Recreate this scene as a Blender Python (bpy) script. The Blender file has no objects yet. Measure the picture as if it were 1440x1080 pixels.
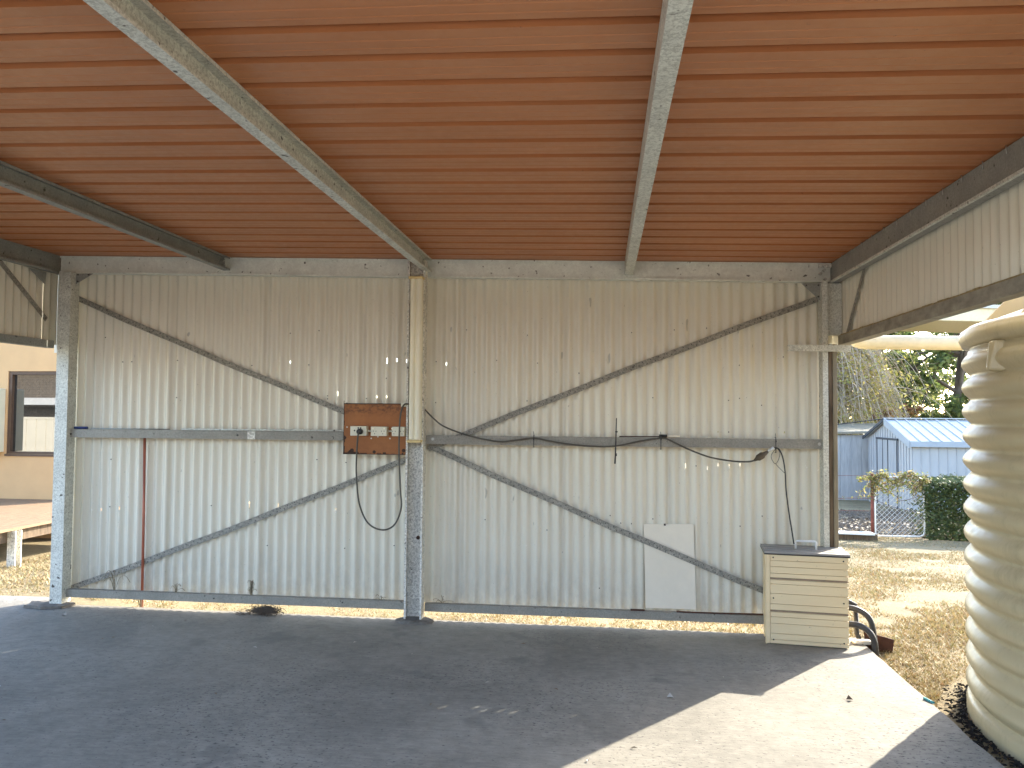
import bpy, math, random
from mathutils import Vector, Matrix, noise

random.seed(7)
R = math.radians
scene = bpy.context.scene
col = scene.collection

# ------------------------------------------------------------------ camera
cam_data = bpy.data.cameras.new('camera')
cam_data.sensor_fit = 'HORIZONTAL'
cam_data.sensor_width = 36.0
cam_data.lens = 36.0 * 1080.0 / 1440.0
cam_data.clip_start = 0.05
cam_data.clip_end = 2000.0
cam = bpy.data.objects.new('camera', cam_data)
col.objects.link(cam)
YAW, PITCH, ROLL = R(6.73), R(2.21), R(0.41)
fw = Vector((-math.sin(YAW) * math.cos(PITCH), math.cos(YAW) * math.cos(PITCH), math.sin(PITCH)))
rt = Vector((math.cos(YAW), math.sin(YAW), 0))
up = rt.cross(fw)
rt2 = rt * math.cos(ROLL) + up * math.sin(ROLL)
up2 = up * math.cos(ROLL) - rt * math.sin(ROLL)
m = Matrix((rt2, up2, -fw)).transposed().to_4x4()
m.translation = Vector((0, 0, 1.5))
cam.matrix_world = m
scene.camera = cam

# ------------------------------------------------------------------ sky and sun
SUN_AZ = math.atan2(0.63, 0.777)          # from +Y (into the picture) towards +X
SUN_EL = R(27.0)
world = bpy.data.worlds.new('World')
scene.world = world
world.use_nodes = True
wn = world.node_tree.nodes
wl = world.node_tree.links
bg = wn['Background']
sky = wn.new('ShaderNodeTexSky')
sky.sky_type = 'NISHITA'
sky.sun_disc = False
sky.sun_elevation = SUN_EL
sky.sun_rotation = SUN_AZ
sky.air_density = 1.0
sky.dust_density = 1.0
sky.ozone_density = 1.0
wl.new(sky.outputs[0], bg.inputs[0])
bg.inputs[1].default_value = 0.145

sun_data = bpy.data.lights.new('sun', 'SUN')
sun_data.energy = 2.6
sun_data.angle = R(0.5)
sun_data.color = (1.0, 0.91, 0.75)
sun = bpy.data.objects.new('sun', sun_data)
sdir = Vector((math.sin(SUN_AZ) * math.cos(SUN_EL), math.cos(SUN_AZ) * math.cos(SUN_EL), math.sin(SUN_EL)))
sun.rotation_euler = sdir.to_track_quat('Z', 'Y').to_euler()
sun.location = sdir * 60
col.objects.link(sun)

scene.view_settings.view_transform = 'Standard'
scene.view_settings.look = 'None'
scene.view_settings.gamma = 1.0
scene.view_settings.exposure = 2.74
scene.render.engine = 'CYCLES'
scene.cycles.max_bounces = 10
scene.cycles.diffuse_bounces = 7
scene.cycles.glossy_bounces = 4
scene.cycles.transparent_max_bounces = 8
scene.cycles.use_denoising = True
scene.cycles.sample_clamp_indirect = 6.0
scene.cycles.caustics_reflective = False
scene.cycles.caustics_refractive = False


# ------------------------------------------------------------------ materials
class NT:
    def __init__(self, name):
        self.m = bpy.data.materials.new(name)
        self.m.use_nodes = True
        self.t = self.m.node_tree
        self.b = self.t.nodes['Principled BSDF']
        self._co = None

    def n(self, typ, **kw):
        nd = self.t.nodes.new(typ)
        for k, v in kw.items():
            setattr(nd, k, v)
        return nd

    def l(self, a, b):
        self.t.links.new(a, b)

    def co(self, scale=(1, 1, 1), rot=(0, 0, 0)):
        # world-space coordinates, so that copies of one mesh differ
        g = self.n('ShaderNodeNewGeometry')
        mp = self.n('ShaderNodeMapping')
        mp.inputs['Scale'].default_value = scale
        mp.inputs['Rotation'].default_value = rot
        self.l(g.outputs['Position'], mp.inputs[0])
        return mp.outputs[0]

    def noise(self, scale, detail=4, rough=0.6, sc=(1, 1, 1), dist=0.0):
        nz = self.n('ShaderNodeTexNoise')
        nz.inputs['Scale'].default_value = scale
        nz.inputs['Detail'].default_value = detail
        nz.inputs['Roughness'].default_value = rough
        nz.inputs['Distortion'].default_value = dist
        self.l(self.co(sc), nz.inputs['Vector'])
        return nz.outputs['Fac']

    def vor(self, scale, sc=(1, 1, 1), out='Color'):
        v = self.n('ShaderNodeTexVoronoi')
        v.inputs['Scale'].default_value = scale
        self.l(self.co(sc), v.inputs['Vector'])
        return v.outputs[out]

    def ramp(self, fac, stops):
        r = self.n('ShaderNodeValToRGB')
        els = r.color_ramp.elements
        while len(els) < len(stops):
            els.new(0.5)
        for e, (p, c) in zip(els, stops):
            e.position = p
            e.color = (*c, 1) if isinstance(c, (tuple, list)) else (c, c, c, 1)
        self.l(fac, r.inputs[0])
        return r.outputs[0]

    def mix(self, fac, a, b, mode='MIX'):
        mx = self.n('ShaderNodeMix', data_type='RGBA', blend_type=mode)
        for sock, v in ((mx.inputs[0], fac), (mx.inputs[6], a), (mx.inputs[7], b)):
            if isinstance(v, (int, float)):
                sock.default_value = v
            elif isinstance(v, (tuple, list)):
                sock.default_value = (*v, 1)
            else:
                self.l(v, sock)
        return mx.outputs[2]

    def bump(self, h, strength=0.3, dist=0.01):
        b = self.n('ShaderNodeBump')
        b.inputs['Strength'].default_value = strength
        b.inputs['Distance'].default_value = dist
        self.l(h, b.inputs['Height'])
        self.l(b.outputs[0], self.b.inputs['Normal'])

    def color(self, c):
        if isinstance(c, (tuple, list)):
            self.b.inputs['Base Color'].default_value = (*c, 1)
        else:
            self.l(c, self.b.inputs['Base Color'])

    def rough(self, v):
        if isinstance(v, (int, float)):
            self.b.inputs['Roughness'].default_value = v
        else:
            self.l(v, self.b.inputs['Roughness'])

    def metal(self, v):
        self.b.inputs['Metallic'].default_value = v

    def spec(self, v):
        self.b.inputs['Specular IOR Level'].default_value = v


M = {}


def simple(name, c, rough=0.6, metal=0.0, var=0.25, scale=8, bump=0.0, sc=(1, 1, 1)):
    t = NT(name)
    f = t.noise(scale, 5, 0.65, sc)
    d = tuple(x * (1 - var) for x in c)
    e = tuple(min(1, x * (1 + var * 0.5)) for x in c)
    t.color(t.ramp(f, [(0.3, d), (0.7, e)]))
    t.rough(rough)
    t.metal(metal)
    if bump:
        t.bump(t.noise(scale * 6, 4, 0.7, sc), bump, 0.004)
    M[name] = t.m
    return t


def galv(name, base, dark, metal=0.35, rough=0.45, speck=60, speck_amt=0.5):
    t = NT(name)
    big = t.noise(7, 5, 0.7)
    sp = t.noise(speck, 3, 0.8, dist=0.6)
    spr = t.ramp(sp, [(0.38, 0.0), (0.56, 1.0)])
    c1 = t.ramp(big, [(0.3, tuple(x * 0.72 for x in base)), (0.7, base)])
    c2 = t.mix(speck_amt, c1, t.mix(spr, dark, c1))
    drt = t.ramp(t.noise(30, 2, 0.5), [(0.68, 0.0), (0.74, 1.0)])
    c3 = t.mix(drt, c2, (0.07, 0.06, 0.045))
    t.color(c3)
    t.metal(metal)
    t.rough(t.ramp(sp, [(0.3, rough + 0.18), (0.7, rough)]))
    M[name] = t.m


galv('galv', (0.80, 0.805, 0.73), (0.34, 0.34, 0.30), 0.08, 0.5, 80, 0.75)
galv('galv_dull', (0.36, 0.365, 0.335), (0.20, 0.20, 0.18), 0.15, 0.55, 90, 0.5)
galv('galv_flaky', (0.93, 0.90, 0.81), (0.28, 0.265, 0.23), 0.05, 0.5, 62, 0.8)
galv('galv_rail', (0.36, 0.34, 0.29), (0.18, 0.17, 0.145), 0.12, 0.55, 90, 0.5)
galv('galv_strap', (0.40, 0.38, 0.325), (0.12, 0.115, 0.10), 0.12, 0.6, 60, 0.7)
galv('galv_beam', (0.80, 0.82, 0.75), (0.56, 0.57, 0.51), 0.06, 0.5, 50, 0.5)


def wall_paint():
    t = NT('wall_paint')
    st = t.noise(3.0, 5, 0.6, (6, 6, 0.5))
    c = t.ramp(st, [(0.25, (0.715, 0.675, 0.56)), (0.75, (0.79, 0.75, 0.63))])
    dirt = t.ramp(t.noise(60, 3, 0.7), [(0.69, 0.0), (0.75, 1.0)])
    c = t.mix(dirt, c, (0.30, 0.28, 0.235))
    # dark abraded patches, a few
    ab = t.ramp(t.noise(9, 2, 0.5, (1.4, 1, 0.55)), [(0.735, 0.0), (0.755, 0.55)])
    c = t.mix(ab, c, (0.28, 0.285, 0.27))
    g = t.n('ShaderNodeNewGeometry')
    sp = t.n('ShaderNodeSeparateXYZ')
    t.l(g.outputs['Position'], sp.inputs[0])
    foot = t.ramp(sp.outputs[2], [(0.08, 0.75), (0.5, 0.0)])
    fm = t.n('ShaderNodeMath', operation='MULTIPLY')
    t.l(foot, fm.inputs[0])
    t.l(t.ramp(t.noise(5, 6, 0.75, (2, 2, 1)), [(0.35, 0.15), (0.7, 1.0)]), fm.inputs[1])
    c = t.mix(fm.outputs[0], c, (0.40, 0.385, 0.335))
    t.color(c)
    t.rough(t.ramp(t.noise(40, 3), [(0.3, 0.27), (0.7, 0.23)]))
    t.spec(0.6)
    M['wall_paint'] = t.m


wall_paint()


def roof_paint():
    t = NT('roof_paint')
    st = t.noise(4, 5, 0.6, (0.5, 2.0, 1))
    c = t.ramp(st, [(0.25, (0.42, 0.158, 0.060)), (0.75, (0.52, 0.205, 0.082))])
    du = t.ramp(t.noise(1.8, 7, 0.75, (0.8, 1.6, 1)), [(0.45, 0.0), (0.78, 0.35)])
    c = t.mix(du, c, (0.52, 0.26, 0.135))
    rs = t.ramp(t.noise(38, 4, 0.75), [(0.66, 0.0), (0.74, 0.7)])
    c = t.mix(rs, c, (0.20, 0.07, 0.035))
    t.color(c)
    t.rough(t.ramp(t.noise(25, 4, 0.7), [(0.3, 0.36), (0.75, 0.55)]))
    M['roof_paint'] = t.m


roof_paint()


def concrete():
    t = NT('concrete')
    a = t.noise(1.1, 6, 0.65, dist=0.4)
    b = t.noise(14, 6, 0.75)
    c = t.ramp(a, [(0.28, (0.205, 0.192, 0.164)), (0.5, (0.28, 0.263, 0.226)), (0.72, (0.345, 0.325, 0.28))])
    c = t.mix(0.7, c, t.ramp(b, [(0.3, 0.55), (0.7, 1.0)]), 'MULTIPLY')
    # brush marks
    br = t.noise(10, 4, 0.6, (1.0, 7, 1), dist=0.8)
    c = t.mix(0.32, c, t.ramp(br, [(0.35, 0.4), (0.65, 1.0)]), 'MULTIPLY')
    # oil stains
    stn = t.ramp(t.noise(2.6, 3, 0.55, dist=0.3), [(0.62, 0.0), (0.68, 0.5)])
    c = t.mix(stn, c, (0.12, 0.115, 0.105))
    # pits, denser in some areas
    pit = t.noise(55, 2, 0.6, (0.75, 1.25, 1))
    area = t.ramp(t.noise(0.9, 2, 0.5), [(0.42, 0.0), (0.62, 1.0)])
    pr = t.mix(area, t.ramp(pit, [(0.30, 1.0), (0.32, 0.0)]), t.ramp(pit, [(0.375, 1.0), (0.40, 0.0)]))
    c = t.mix(pr, c, (0.075, 0.072, 0.068))
    c = t.mix(t.ramp(t.noise(0.55, 4, 0.6), [(0.5, 0.0), (0.75, 0.3)]), c, (0.40, 0.36, 0.29))
    t.color(c)
    t.rough(0.85)
    h = t.mix(0.5, t.noise(22, 6, 0.75, (1, 3, 1)), t.ramp(pit, [(0.3, 0.0), (0.4, 1.0)]))
    t.bump(h, 0.55, 0.006)
    M['concrete'] = t.m


concrete()


def dry_ground():
    t = NT('dry_ground')
    a = t.noise(0.8, 6, 0.7, dist=0.3)
    b = t.noise(26, 6, 0.8)
    c = t.ramp(a, [(0.28, (0.20, 0.15, 0.080)), (0.48, (0.30, 0.235, 0.125)), (0.72, (0.37, 0.30, 0.17))])
    c = t.mix(0.75, c, t.ramp(b, [(0.32, 0.45), (0.66, 1.0)]), 'MULTIPLY')
    g = t.ramp(t.noise(2.2, 5, 0.7), [(0.56, 0.0), (0.72, 0.5)])
    c = t.mix(g, c, (0.20, 0.19, 0.07))
    o = t.ramp(t.noise(1.7, 4, 0.7, (1.3, 1, 1)), [(0.6, 0.0), (0.72, 0.4)])
    c = t.mix(o, c, (0.36, 0.20, 0.11))
    t.color(c)
    t.rough(0.95)
    t.bump(t.noise(45, 5, 0.8), 0.8, 0.03)
    M['dry_ground'] = t.m


dry_ground()


def leafy(name, cols, trans=0.35, rough=0.6):
    t = NT(name)
    g = t.n('ShaderNodeNewGeometry')
    k = len(cols)
    c = t.ramp(g.outputs['Random Per Island'], [(i / max(1, k - 1), cc) for i, cc in enumerate(cols)])
    t.color(c)
    t.rough(rough)
    tr = t.n('ShaderNodeBsdfTranslucent')
    t.l(c, tr.inputs[0])
    mx = t.n('ShaderNodeMixShader')
    mx.inputs[0].default_value = trans
    t.l(t.b.outputs[0], mx.inputs[1])
    t.l(tr.outputs[0], mx.inputs[2])
    t.l(mx.outputs[0], t.t.nodes['Material Output'].inputs[0])
    M[name] = t.m


leafy('grass_blades', [(0.36, 0.275, 0.125), (0.42, 0.335, 0.175), (0.31, 0.19, 0.09), (0.21, 0.195, 0.065), (0.44, 0.365, 0.21)], 0.2)
leafy('leaf_gum', [(0.06, 0.095, 0.035), (0.12, 0.17, 0.05), (0.20, 0.245, 0.07), (0.29, 0.31, 0.10), (0.08, 0.11, 0.045)], 0.5)
leafy('leaf_yellow', [(0.42, 0.38, 0.10), (0.30, 0.30, 0.09), (0.52, 0.42, 0.14), (0.22, 0.25, 0.08)], 0.5)
leafy('leaf_orange', [(0.40, 0.20, 0.08), (0.30, 0.11, 0.07), (0.38, 0.26, 0.10), (0.24, 0.20, 0.08)], 0.45)
leafy('leaf_hedge', [(0.035, 0.055, 0.02), (0.07, 0.10, 0.028), (0.13, 0.15, 0.04), (0.05, 0.07, 0.025)], 0.3)
leafy('leaf_vine', [(0.30, 0.30, 0.08), (0.17, 0.21, 0.06), (0.42, 0.36, 0.16), (0.28, 0.18, 0.10)], 0.45)
leafy('twig_pale', [(0.55, 0.46, 0.36), (0.40, 0.32, 0.24), (0.65, 0.56, 0.46), (0.30, 0.23, 0.17)], 0.25)
leafy('litter', [(0.10, 0.075, 0.05), (0.55, 0.52, 0.46), (0.20, 0.15, 0.09), (0.07, 0.06, 0.05), (0.16, 0.10, 0.05)], 0.0)
leafy('mound_leaves', [(0.10, 0.07, 0.045), (0.16, 0.11, 0.065), (0.07, 0.055, 0.04), (0.20, 0.15, 0.09)], 0.1)
leafy('dead_grass', [(0.26, 0.21, 0.13), (0.15, 0.12, 0.08), (0.34, 0.28, 0.18)], 0.1)

simple('bounce_gravel', (0.74, 0.69, 0.59), 0.95, 0, 0.3, 30, 0.5)
simple('bark', (0.13, 0.10, 0.075), 0.9, 0, 0.4, 6, 0.4, (1, 1, 0.3))
simple('bark_vine', (0.17, 0.11, 0.075), 0.9, 0, 0.4, 20, 0.2)


def rust_board():
    t = NT('rust_board')
    a = t.noise(5, 6, 0.7)
    c = t.ramp(a, [(0.3, (0.28, 0.098, 0.026)), (0.7, (0.38, 0.145, 0.042))])
    # dark scorched band near the upper third and the lower rim
    g = t.n('ShaderNodeNewGeometry')
    s = t.n('ShaderNodeSeparateXYZ')
    t.l(g.outputs['Position'], s.inputs[0])
    mr = t.n('ShaderNodeMapRange')
    mr.inputs[1].default_value = 1.195
    mr.inputs[2].default_value = 1.567
    t.l(s.outputs[2], mr.inputs[0])
    band = t.ramp(mr.outputs[0], [(0.0, 0.75), (0.05, 0.1), (0.72, 0.0), (0.86, 0.62)])
    nz = t.ramp(t.noise(34, 4, 0.7, (0.7, 1, 1)), [(0.42, 0.0), (0.6, 1.0)])
    mm = t.n('ShaderNodeMath', operation='MULTIPLY')
    t.l(band, mm.inputs[0])
    t.l(nz, mm.inputs[1])
    c = t.mix(mm.outputs[0], c, (0.055, 0.022, 0.012))
    t.color(c)
    t.rough(0.65)
    t.bump(t.noise(60, 4), 0.2, 0.002)
    M['rust_board'] = t.m


rust_board()
simple('dark_rust', (0.085, 0.035, 0.022), 0.85, 0, 0.4, 18, 0.3)
simple('rust_edge', (0.055, 0.028, 0.016), 0.8, 0, 0.4, 30)
simple('outlet_cream', (0.74, 0.71, 0.56), 0.4, 0, 0.06, 10)
simple('outlet_dark', (0.03, 0.028, 0.025), 0.6, 0, 0.1, 10)
simple('batten_cream', (0.90, 0.85, 0.66), 0.4, 0, 0.10, 6, 0, (1, 1, 0.4))
simple('batten_yellow', (0.72, 0.56, 0.26), 0.5, 0, 0.15, 10)
simple('cable_grey', (0.085, 0.078, 0.062), 0.55, 0, 0.2, 10)
simple('cable_black', (0.025, 0.024, 0.024), 0.55, 0, 0.2, 10)
simple('plug_black', (0.012, 0.012, 0.012), 0.45, 0, 0.1, 10)
simple('connector_brown', (0.10, 0.075, 0.045), 0.6, 0, 0.2, 30)
simple('clear_plastic', (0.60, 0.60, 0.56), 0.3, 0, 0.1, 30)
simple('blue_plastic', (0.02, 0.04, 0.16), 0.4, 0, 0.1, 10)
simple('red_pipe', (0.42, 0.13, 0.075), 0.4, 0.15, 0.3, 9, 0, (1, 1, 0.5))
simple('sheet_white', (0.84, 0.77, 0.63), 0.5, 0, 0.07, 4)
simple('white_mark', (0.85, 0.83, 0.76), 0.5, 0, 0.05, 4)
simple('screw_dark', (0.06, 0.055, 0.05), 0.6, 0.3, 0.2, 10)
simple('screw_pale', (0.62, 0.58, 0.5), 0.4, 0.5, 0.1, 10)
simple('bolt', (0.50, 0.49, 0.45), 0.4, 0.7, 0.2, 60)


def cabinet_cream():
    t = NT('cabinet_cream')
    a = t.noise(4, 5, 0.65, (0.5, 1, 3))
    c = t.ramp(a, [(0.3, (0.76, 0.61, 0.38)), (0.7, (0.82, 0.675, 0.43))])
    d = t.ramp(t.noise(50, 3, 0.7), [(0.68, 0.0), (0.75, 0.7)])
    c = t.mix(d, c, (0.26, 0.20, 0.12))
    t.color(c)
    t.rough(0.4)
    M['cabinet_cream'] = t.m


cabinet_cream()
simple('lid_gap', (0.035, 0.032, 0.03), 0.8, 0, 0.2, 12)
simple('lid_grey', (0.30, 0.285, 0.26), 0.7, 0, 0.25, 12, 0, (0.5, 2, 1))
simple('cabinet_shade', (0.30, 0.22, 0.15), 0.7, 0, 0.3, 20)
simple('bar_black', (0.035, 0.036, 0.04), 0.45, 0, 0.35, 15)


def tank_plastic():
    t = NT('tank_plastic')
    a = t.noise(1.6, 5, 0.6)
    c = t.ramp(a, [(0.3, (0.45, 0.37, 0.225)), (0.7, (0.515, 0.43, 0.27))])
    d = t.ramp(t.noise(6, 7, 0.8, (1.5, 1.5, 0.3)), [(0.5, 0.0), (0.74, 0.5)])
    c = t.mix(d, c, (0.22, 0.17, 0.10))
    t.color(c)
    t.rough(t.ramp(t.noise(30, 4), [(0.3, 0.32), (0.7, 0.46)]))
    t.spec(0.5)
    M['tank_plastic'] = t.m


tank_plastic()
simple('pipe_cream', (0.66, 0.58, 0.40), 0.4, 0, 0.12, 12)
simple('cap_grey', (0.55, 0.57, 0.60), 0.5, 0, 0.1, 6)
simple('mulch', (0.035, 0.028, 0.022), 0.95, 0, 0.5, 40, 0.6)
simple('lintel_steel', (0.34, 0.31, 0.25), 0.6, 0.15, 0.4, 9, 0.1, (2, 1, 2))
simple('moss_edge', (0.34, 0.26, 0.12), 0.9, 0, 0.4, 40)
simple('timber_weathered', (0.14, 0.10, 0.065), 0.9, 0, 0.6, 9, 0.3, (4, 4, 0.4))
simple('timber_pale', (0.26, 0.225, 0.16), 0.85, 0, 0.35, 9, 0.2, (4, 4, 0.4))
simple('stone_plate', (0.17, 0.155, 0.135), 0.9, 0, 0.5, 16, 0.5)
simple('shed_blue', (0.42, 0.435, 0.46), 0.5, 0.1, 0.12, 3, 0, (1, 1, 0.3))
simple('shed_trim', (0.34, 0.385, 0.44), 0.5, 0.1, 0.1, 3)
simple('shed_roof', (0.50, 0.51, 0.52), 0.45, 0.1, 0.1, 3)
simple('shed_grey', (0.42, 0.425, 0.43), 0.6, 0.1, 0.25, 5, 0, (3, 3, 0.4))
simple('shed_dark', (0.05, 0.055, 0.065), 0.7, 0, 0.2, 5)
simple('paint_white', (0.78, 0.78, 0.76), 0.45, 0, 0.1, 12)
simple('gate_wire', (0.55, 0.55, 0.53), 0.45, 0.3, 0.15, 12)
simple('post_rust', (0.20, 0.06, 0.045), 0.75, 0, 0.4, 15, 0.2)
simple('house_render', (0.60, 0.375, 0.185), 0.85, 0, 0.07, 3, 0.05)
simple('window_frame', (0.10, 0.055, 0.03), 0.6, 0, 0.25, 10)
simple('deck_wood', (0.25, 0.16, 0.092), 0.7, 0, 0.3, 6, 0.1, (6, 1, 6))
simple('roof_dark', (0.16, 0.09, 0.07), 0.7, 0, 0.2, 3)
simple('box_cream', (0.72, 0.66, 0.48), 0.5, 0, 0.08, 3)
simple('brick_tan', (0.14, 0.115, 0.09), 0.9, 0, 0.25, 5, 0.2)
simple('brick_pale', (0.46, 0.40, 0.32), 0.9, 0, 0.3, 7, 0.2)
simple('mortar', (0.13, 0.12, 0.10), 0.95, 0, 0.15, 20)
simple('fence_cream', (0.66, 0.63, 0.54), 0.5, 0, 0.06, 3)
simple('teal_plastic', (0.08, 0.35, 0.36), 0.5, 0, 0.1, 10)

gt = NT('window_glass')
gt.color((0.02, 0.022, 0.022))
gt.rough(0.02)
gt.b.inputs['IOR'].default_value = 1.5
gt.spec(1.0)
gt.b.inputs['Coat Weight'].default_value = 1.0
gt.b.inputs['Coat IOR'].default_value = 2.2
gt.b.inputs['Coat Roughness'].default_value = 0.01
M['window_glass'] = gt.m


# ------------------------------------------------------------------ geometry helpers
class MB:
    def __init__(self):
        self.v, self.f, self.s = [], [], []

    def add(self, vs, fs, smooth=False):
        o = len(self.v)
        self.v += [tuple(p) for p in vs]
        for f in fs:
            self.f.append(tuple(i + o for i in f))
            self.s.append(smooth)
        return self

    def box(self, x0, x1, y0, y1, z0, z1):
        vs = [(x, y, z) for z in (z0, z1) for y in (y0, y1) for x in (x0, x1)]
        return self.add(vs, [(0, 2, 3, 1), (4, 5, 7, 6), (0, 1, 5, 4), (2, 6, 7, 3), (0, 4, 6, 2), (1, 3, 7, 5)])

    def hexa(self, b, t):
        """b, t: four corners each, both counter-clockwise from above"""
        vs = list(b) + list(t)
        return self.add(vs, [(3, 2, 1, 0), (4, 5, 6, 7), (0, 1, 5, 4), (1, 2, 6, 5), (2, 3, 7, 6), (3, 0, 4, 7)])

    def tube(self, pts, r, n=8, cap=True, smooth=True):
        pts = [Vector(p) for p in pts]
        rs = r if isinstance(r, (list, tuple)) else [r] * len(pts)
        vs, fs = [], []
        prev = None
        for i, p in enumerate(pts):
            d = (pts[min(i + 1, len(pts) - 1)] - pts[max(i - 1, 0)]).normalized()
            a = d.orthogonal().normalized() if prev is None else (prev - d * prev.dot(d)).normalized()
            prev = a
            b = d.cross(a)
            for k in range(n):
                t = 2 * math.pi * k / n
                vs.append(p + (a * math.cos(t) + b * math.sin(t)) * rs[i])
        for i in range(len(pts) - 1):
            for k in range(n):
                fs.append((i * n + k, i * n + (k + 1) % n, (i + 1) * n + (k + 1) % n, (i + 1) * n + k))
        self.add(vs, fs, smooth)
        if cap:
            o = len(self.v) - len(vs)
            self.f.append(tuple(o + k for k in reversed(range(n))))
            self.s.append(False)
            self.f.append(tuple(o + (len(pts) - 1) * n + k for k in range(n)))
            self.s.append(False)
        return self

    def sweep(self, prof, a, b, closed=False, smooth=False, fn=None):
        """prof: list of 3-D offsets, extruded from a to b"""
        n = len(prof)
        a, b = Vector(a), Vector(b)
        vs = [a + Vector(p) for p in prof] + [b + Vector(p) for p in prof]
        k = n if closed else n - 1
        fs = [(i, (i + 1) % n, n + (i + 1) % n, n + i) for i in range(k)]
        self.add(vs, fs, smooth)
        if closed:
            o = len(self.v) - 2 * n
            self.f += [tuple(o + i for i in reversed(range(n))), tuple(o + n + i for i in range(n))]
            self.s += [False, False]
        return self

    def lathe(self, prof, c, n=64, smooth=True):
        vs, fs = [], []
        for (r, z) in prof:
            for k in range(n):
                t = 2 * math.pi * k / n
                vs.append((c[0] + r * math.cos(t), c[1] + r * math.sin(t), c[2] + z))
        for i in range(len(prof) - 1):
            for k in range(n):
                fs.append((i * n + k, i * n + (k + 1) % n, (i + 1) * n + (k + 1) % n, (i + 1) * n + k))
        return self.add(vs, fs, smooth)

    def disc(self, c, nrm, r, n=8, thick=0.002):
        nrm = Vector(nrm).normalized()
        return self.tube([Vector(c), Vector(c) + nrm * thick], r, n, True, False)

    def mesh(self, name, mat, off=(0, 0, 0)):
        me = bpy.data.meshes.new(name)
        o = Vector(off)
        me.from_pydata([Vector(p) - o for p in self.v], [], self.f)
        me.polygons.foreach_set('use_smooth', self.s)
        me.materials.append(M[mat] if isinstance(mat, str) else mat)
        me.update()
        return me


def tag(o, label=None, cat=None, group=None, kind=None):
    for k, v in (('label', label), ('category', cat), ('group', group), ('kind', kind)):
        if v:
            o[k] = v
    return o


def thing(name, loc, label, cat, group=None):
    o = bpy.data.objects.new(name, None)
    o.empty_display_size = 0.1
    o.location = loc
    col.objects.link(o)
    return tag(o, label, cat, group)


def wloc(o):
    v = Vector(o.location)
    while o.parent:
        o = o.parent
        v += Vector(o.location)
    return v


def part(name, mb, mat, parent=None, bevel=0.0, solid=0.0):
    off = wloc(parent) if parent else Vector((0, 0, 0))
    me = mb.mesh(name, mat, off)
    o = bpy.data.objects.new(name, me)
    col.objects.link(o)
    if parent:
        o.parent = parent
    if bevel:
        md = o.modifiers.new('bevel', 'BEVEL')
        md.width = bevel
        md.segments = 2
        md.limit_method = 'ANGLE'
    return o


def again(src, dx=0, dy=0, dz=0, parent=None):
    c = src.copy()
    col.objects.link(c)
    c.parent = parent if parent else src.parent
    c.location = Vector(src.location) + Vector((dx, dy, dz))
    return c


def solo(name, mb, mat, base, label, cat, group=None, bevel=0.0, kind=None):
    me = mb.mesh(name, mat, base)
    o = bpy.data.objects.new(name, me)
    o.location = base
    col.objects.link(o)
    if bevel:
        md = o.modifiers.new('bevel', 'BEVEL')
        md.width = bevel
        md.segments = 2
    return tag(o, label, cat, group, kind)


def smooth_path(pts, k=6):
    """Catmull-Rom through points"""
    P = [Vector(p) for p in pts]
    P = [P[0] * 2 - P[1]] + P + [P[-1] * 2 - P[-2]]
    out = []
    for i in range(1, len(P) - 2):
        for j in range(k):
            t = j / k
            a, b, c, d = P[i - 1], P[i], P[i + 1], P[i + 2]
            out.append(0.5 * ((2 * b) + (c - a) * t + (2 * a - 5 * b + 4 * c - d) * t * t + (3 * b - a - 3 * c + d) * t ** 3))
    out.append(P[-2])
    return out


def c_profile(w, h, lip, t, ax_w, ax_h, open_dir=1):
    """closed outline of a C-section: web of height h, flanges of width w opening to +ax_w"""
    pts = [(0, 0), (w, 0), (w, lip), (w - t, lip), (w - t, t), (t, t), (t, h - t), (w - t, h - t), (w - t, h - lip), (w, h - lip), (w, h), (0, h)]
    aw, ah = Vector(ax_w), Vector(ax_h)
    return [aw * p * open_dir + ah * q for p, q in pts]


# ------------------------------------------------------------------ ground and slab
def gz(x, y):
    if y < 6.5:
        base = -0.05
    elif y < 20:
        base = -0.05 - (y - 6.5) * 0.0525
    else:
        base = -0.76 - min(y - 20, 60) * 0.012
    return base


mb = MB()
xs = [-400, -120, -60, -30, -16] + [-12 + i * 0.5 for i in range(57)] + [20, 30, 60, 120, 400]
ys = [-300, -100, -40, -20, -12, -8, -4, -1, 0.5] + [1 + i * 0.45 for i in range(46)] + [24, 28, 34, 42, 60, 80, 140, 300, 900]
vs, fs = [], []
for y in ys:
    for x in xs:
        z = gz(x, y)
        if -12 < x < 16 and 5.8 < y < 22:
            z += 0.025 * (noise.noise((x * 0.9, y * 0.9, 3.1)) - 0.2)
        vs.append((x, y, z))
nx = len(xs)
for j in range(len(ys) - 1):
    for i in range(nx - 1):
        fs.append((j * nx + i, j * nx + i + 1, (j + 1) * nx + i + 1, (j + 1) * nx + i))
mb.add(vs, fs, True)
ground = part('ground', mb, 'dry_ground')
tag(ground, kind='structure')

# slab: polygon with slightly ragged back edge
mb = MB()
back = []
for i in range(61):
    x = 1.72 - i * (1.72 + 4.25) / 60
    yb = 5.50 + 0.07 * (1.72 - x) / 5.9 + 0.012 * noise.noise((x * 5, 0, 0)) + 0.006 * noise.noise((x * 19, 4, 0))
    back.append((x, yb))
right = []
for i in range(80):
    y = -1.6 + i * (5.46 + 1.6) / 79
    right.append((1.715 + 0.012 * noise.noise((y * 4, 7, 0)) + 0.006 * noise.noise((y * 15, 2, 0)), y))
outline = right + back + [(-4.26, 5.77), (-5.3, 5.74), (-5.3, -1.6)]
n = len(outline)
top = [(x, y, 0.0) for x, y in outline]
bot = [(x, y, -0.14) for x, y in outline]
mb.add(top + bot, [tuple(range(n))] + [(i, n + i, n + (i + 1) % n, (i + 1) % n) for i in range(n)])
slab = part('concrete_slab', mb, 'concrete')
tag(slab, kind='structure')
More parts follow.
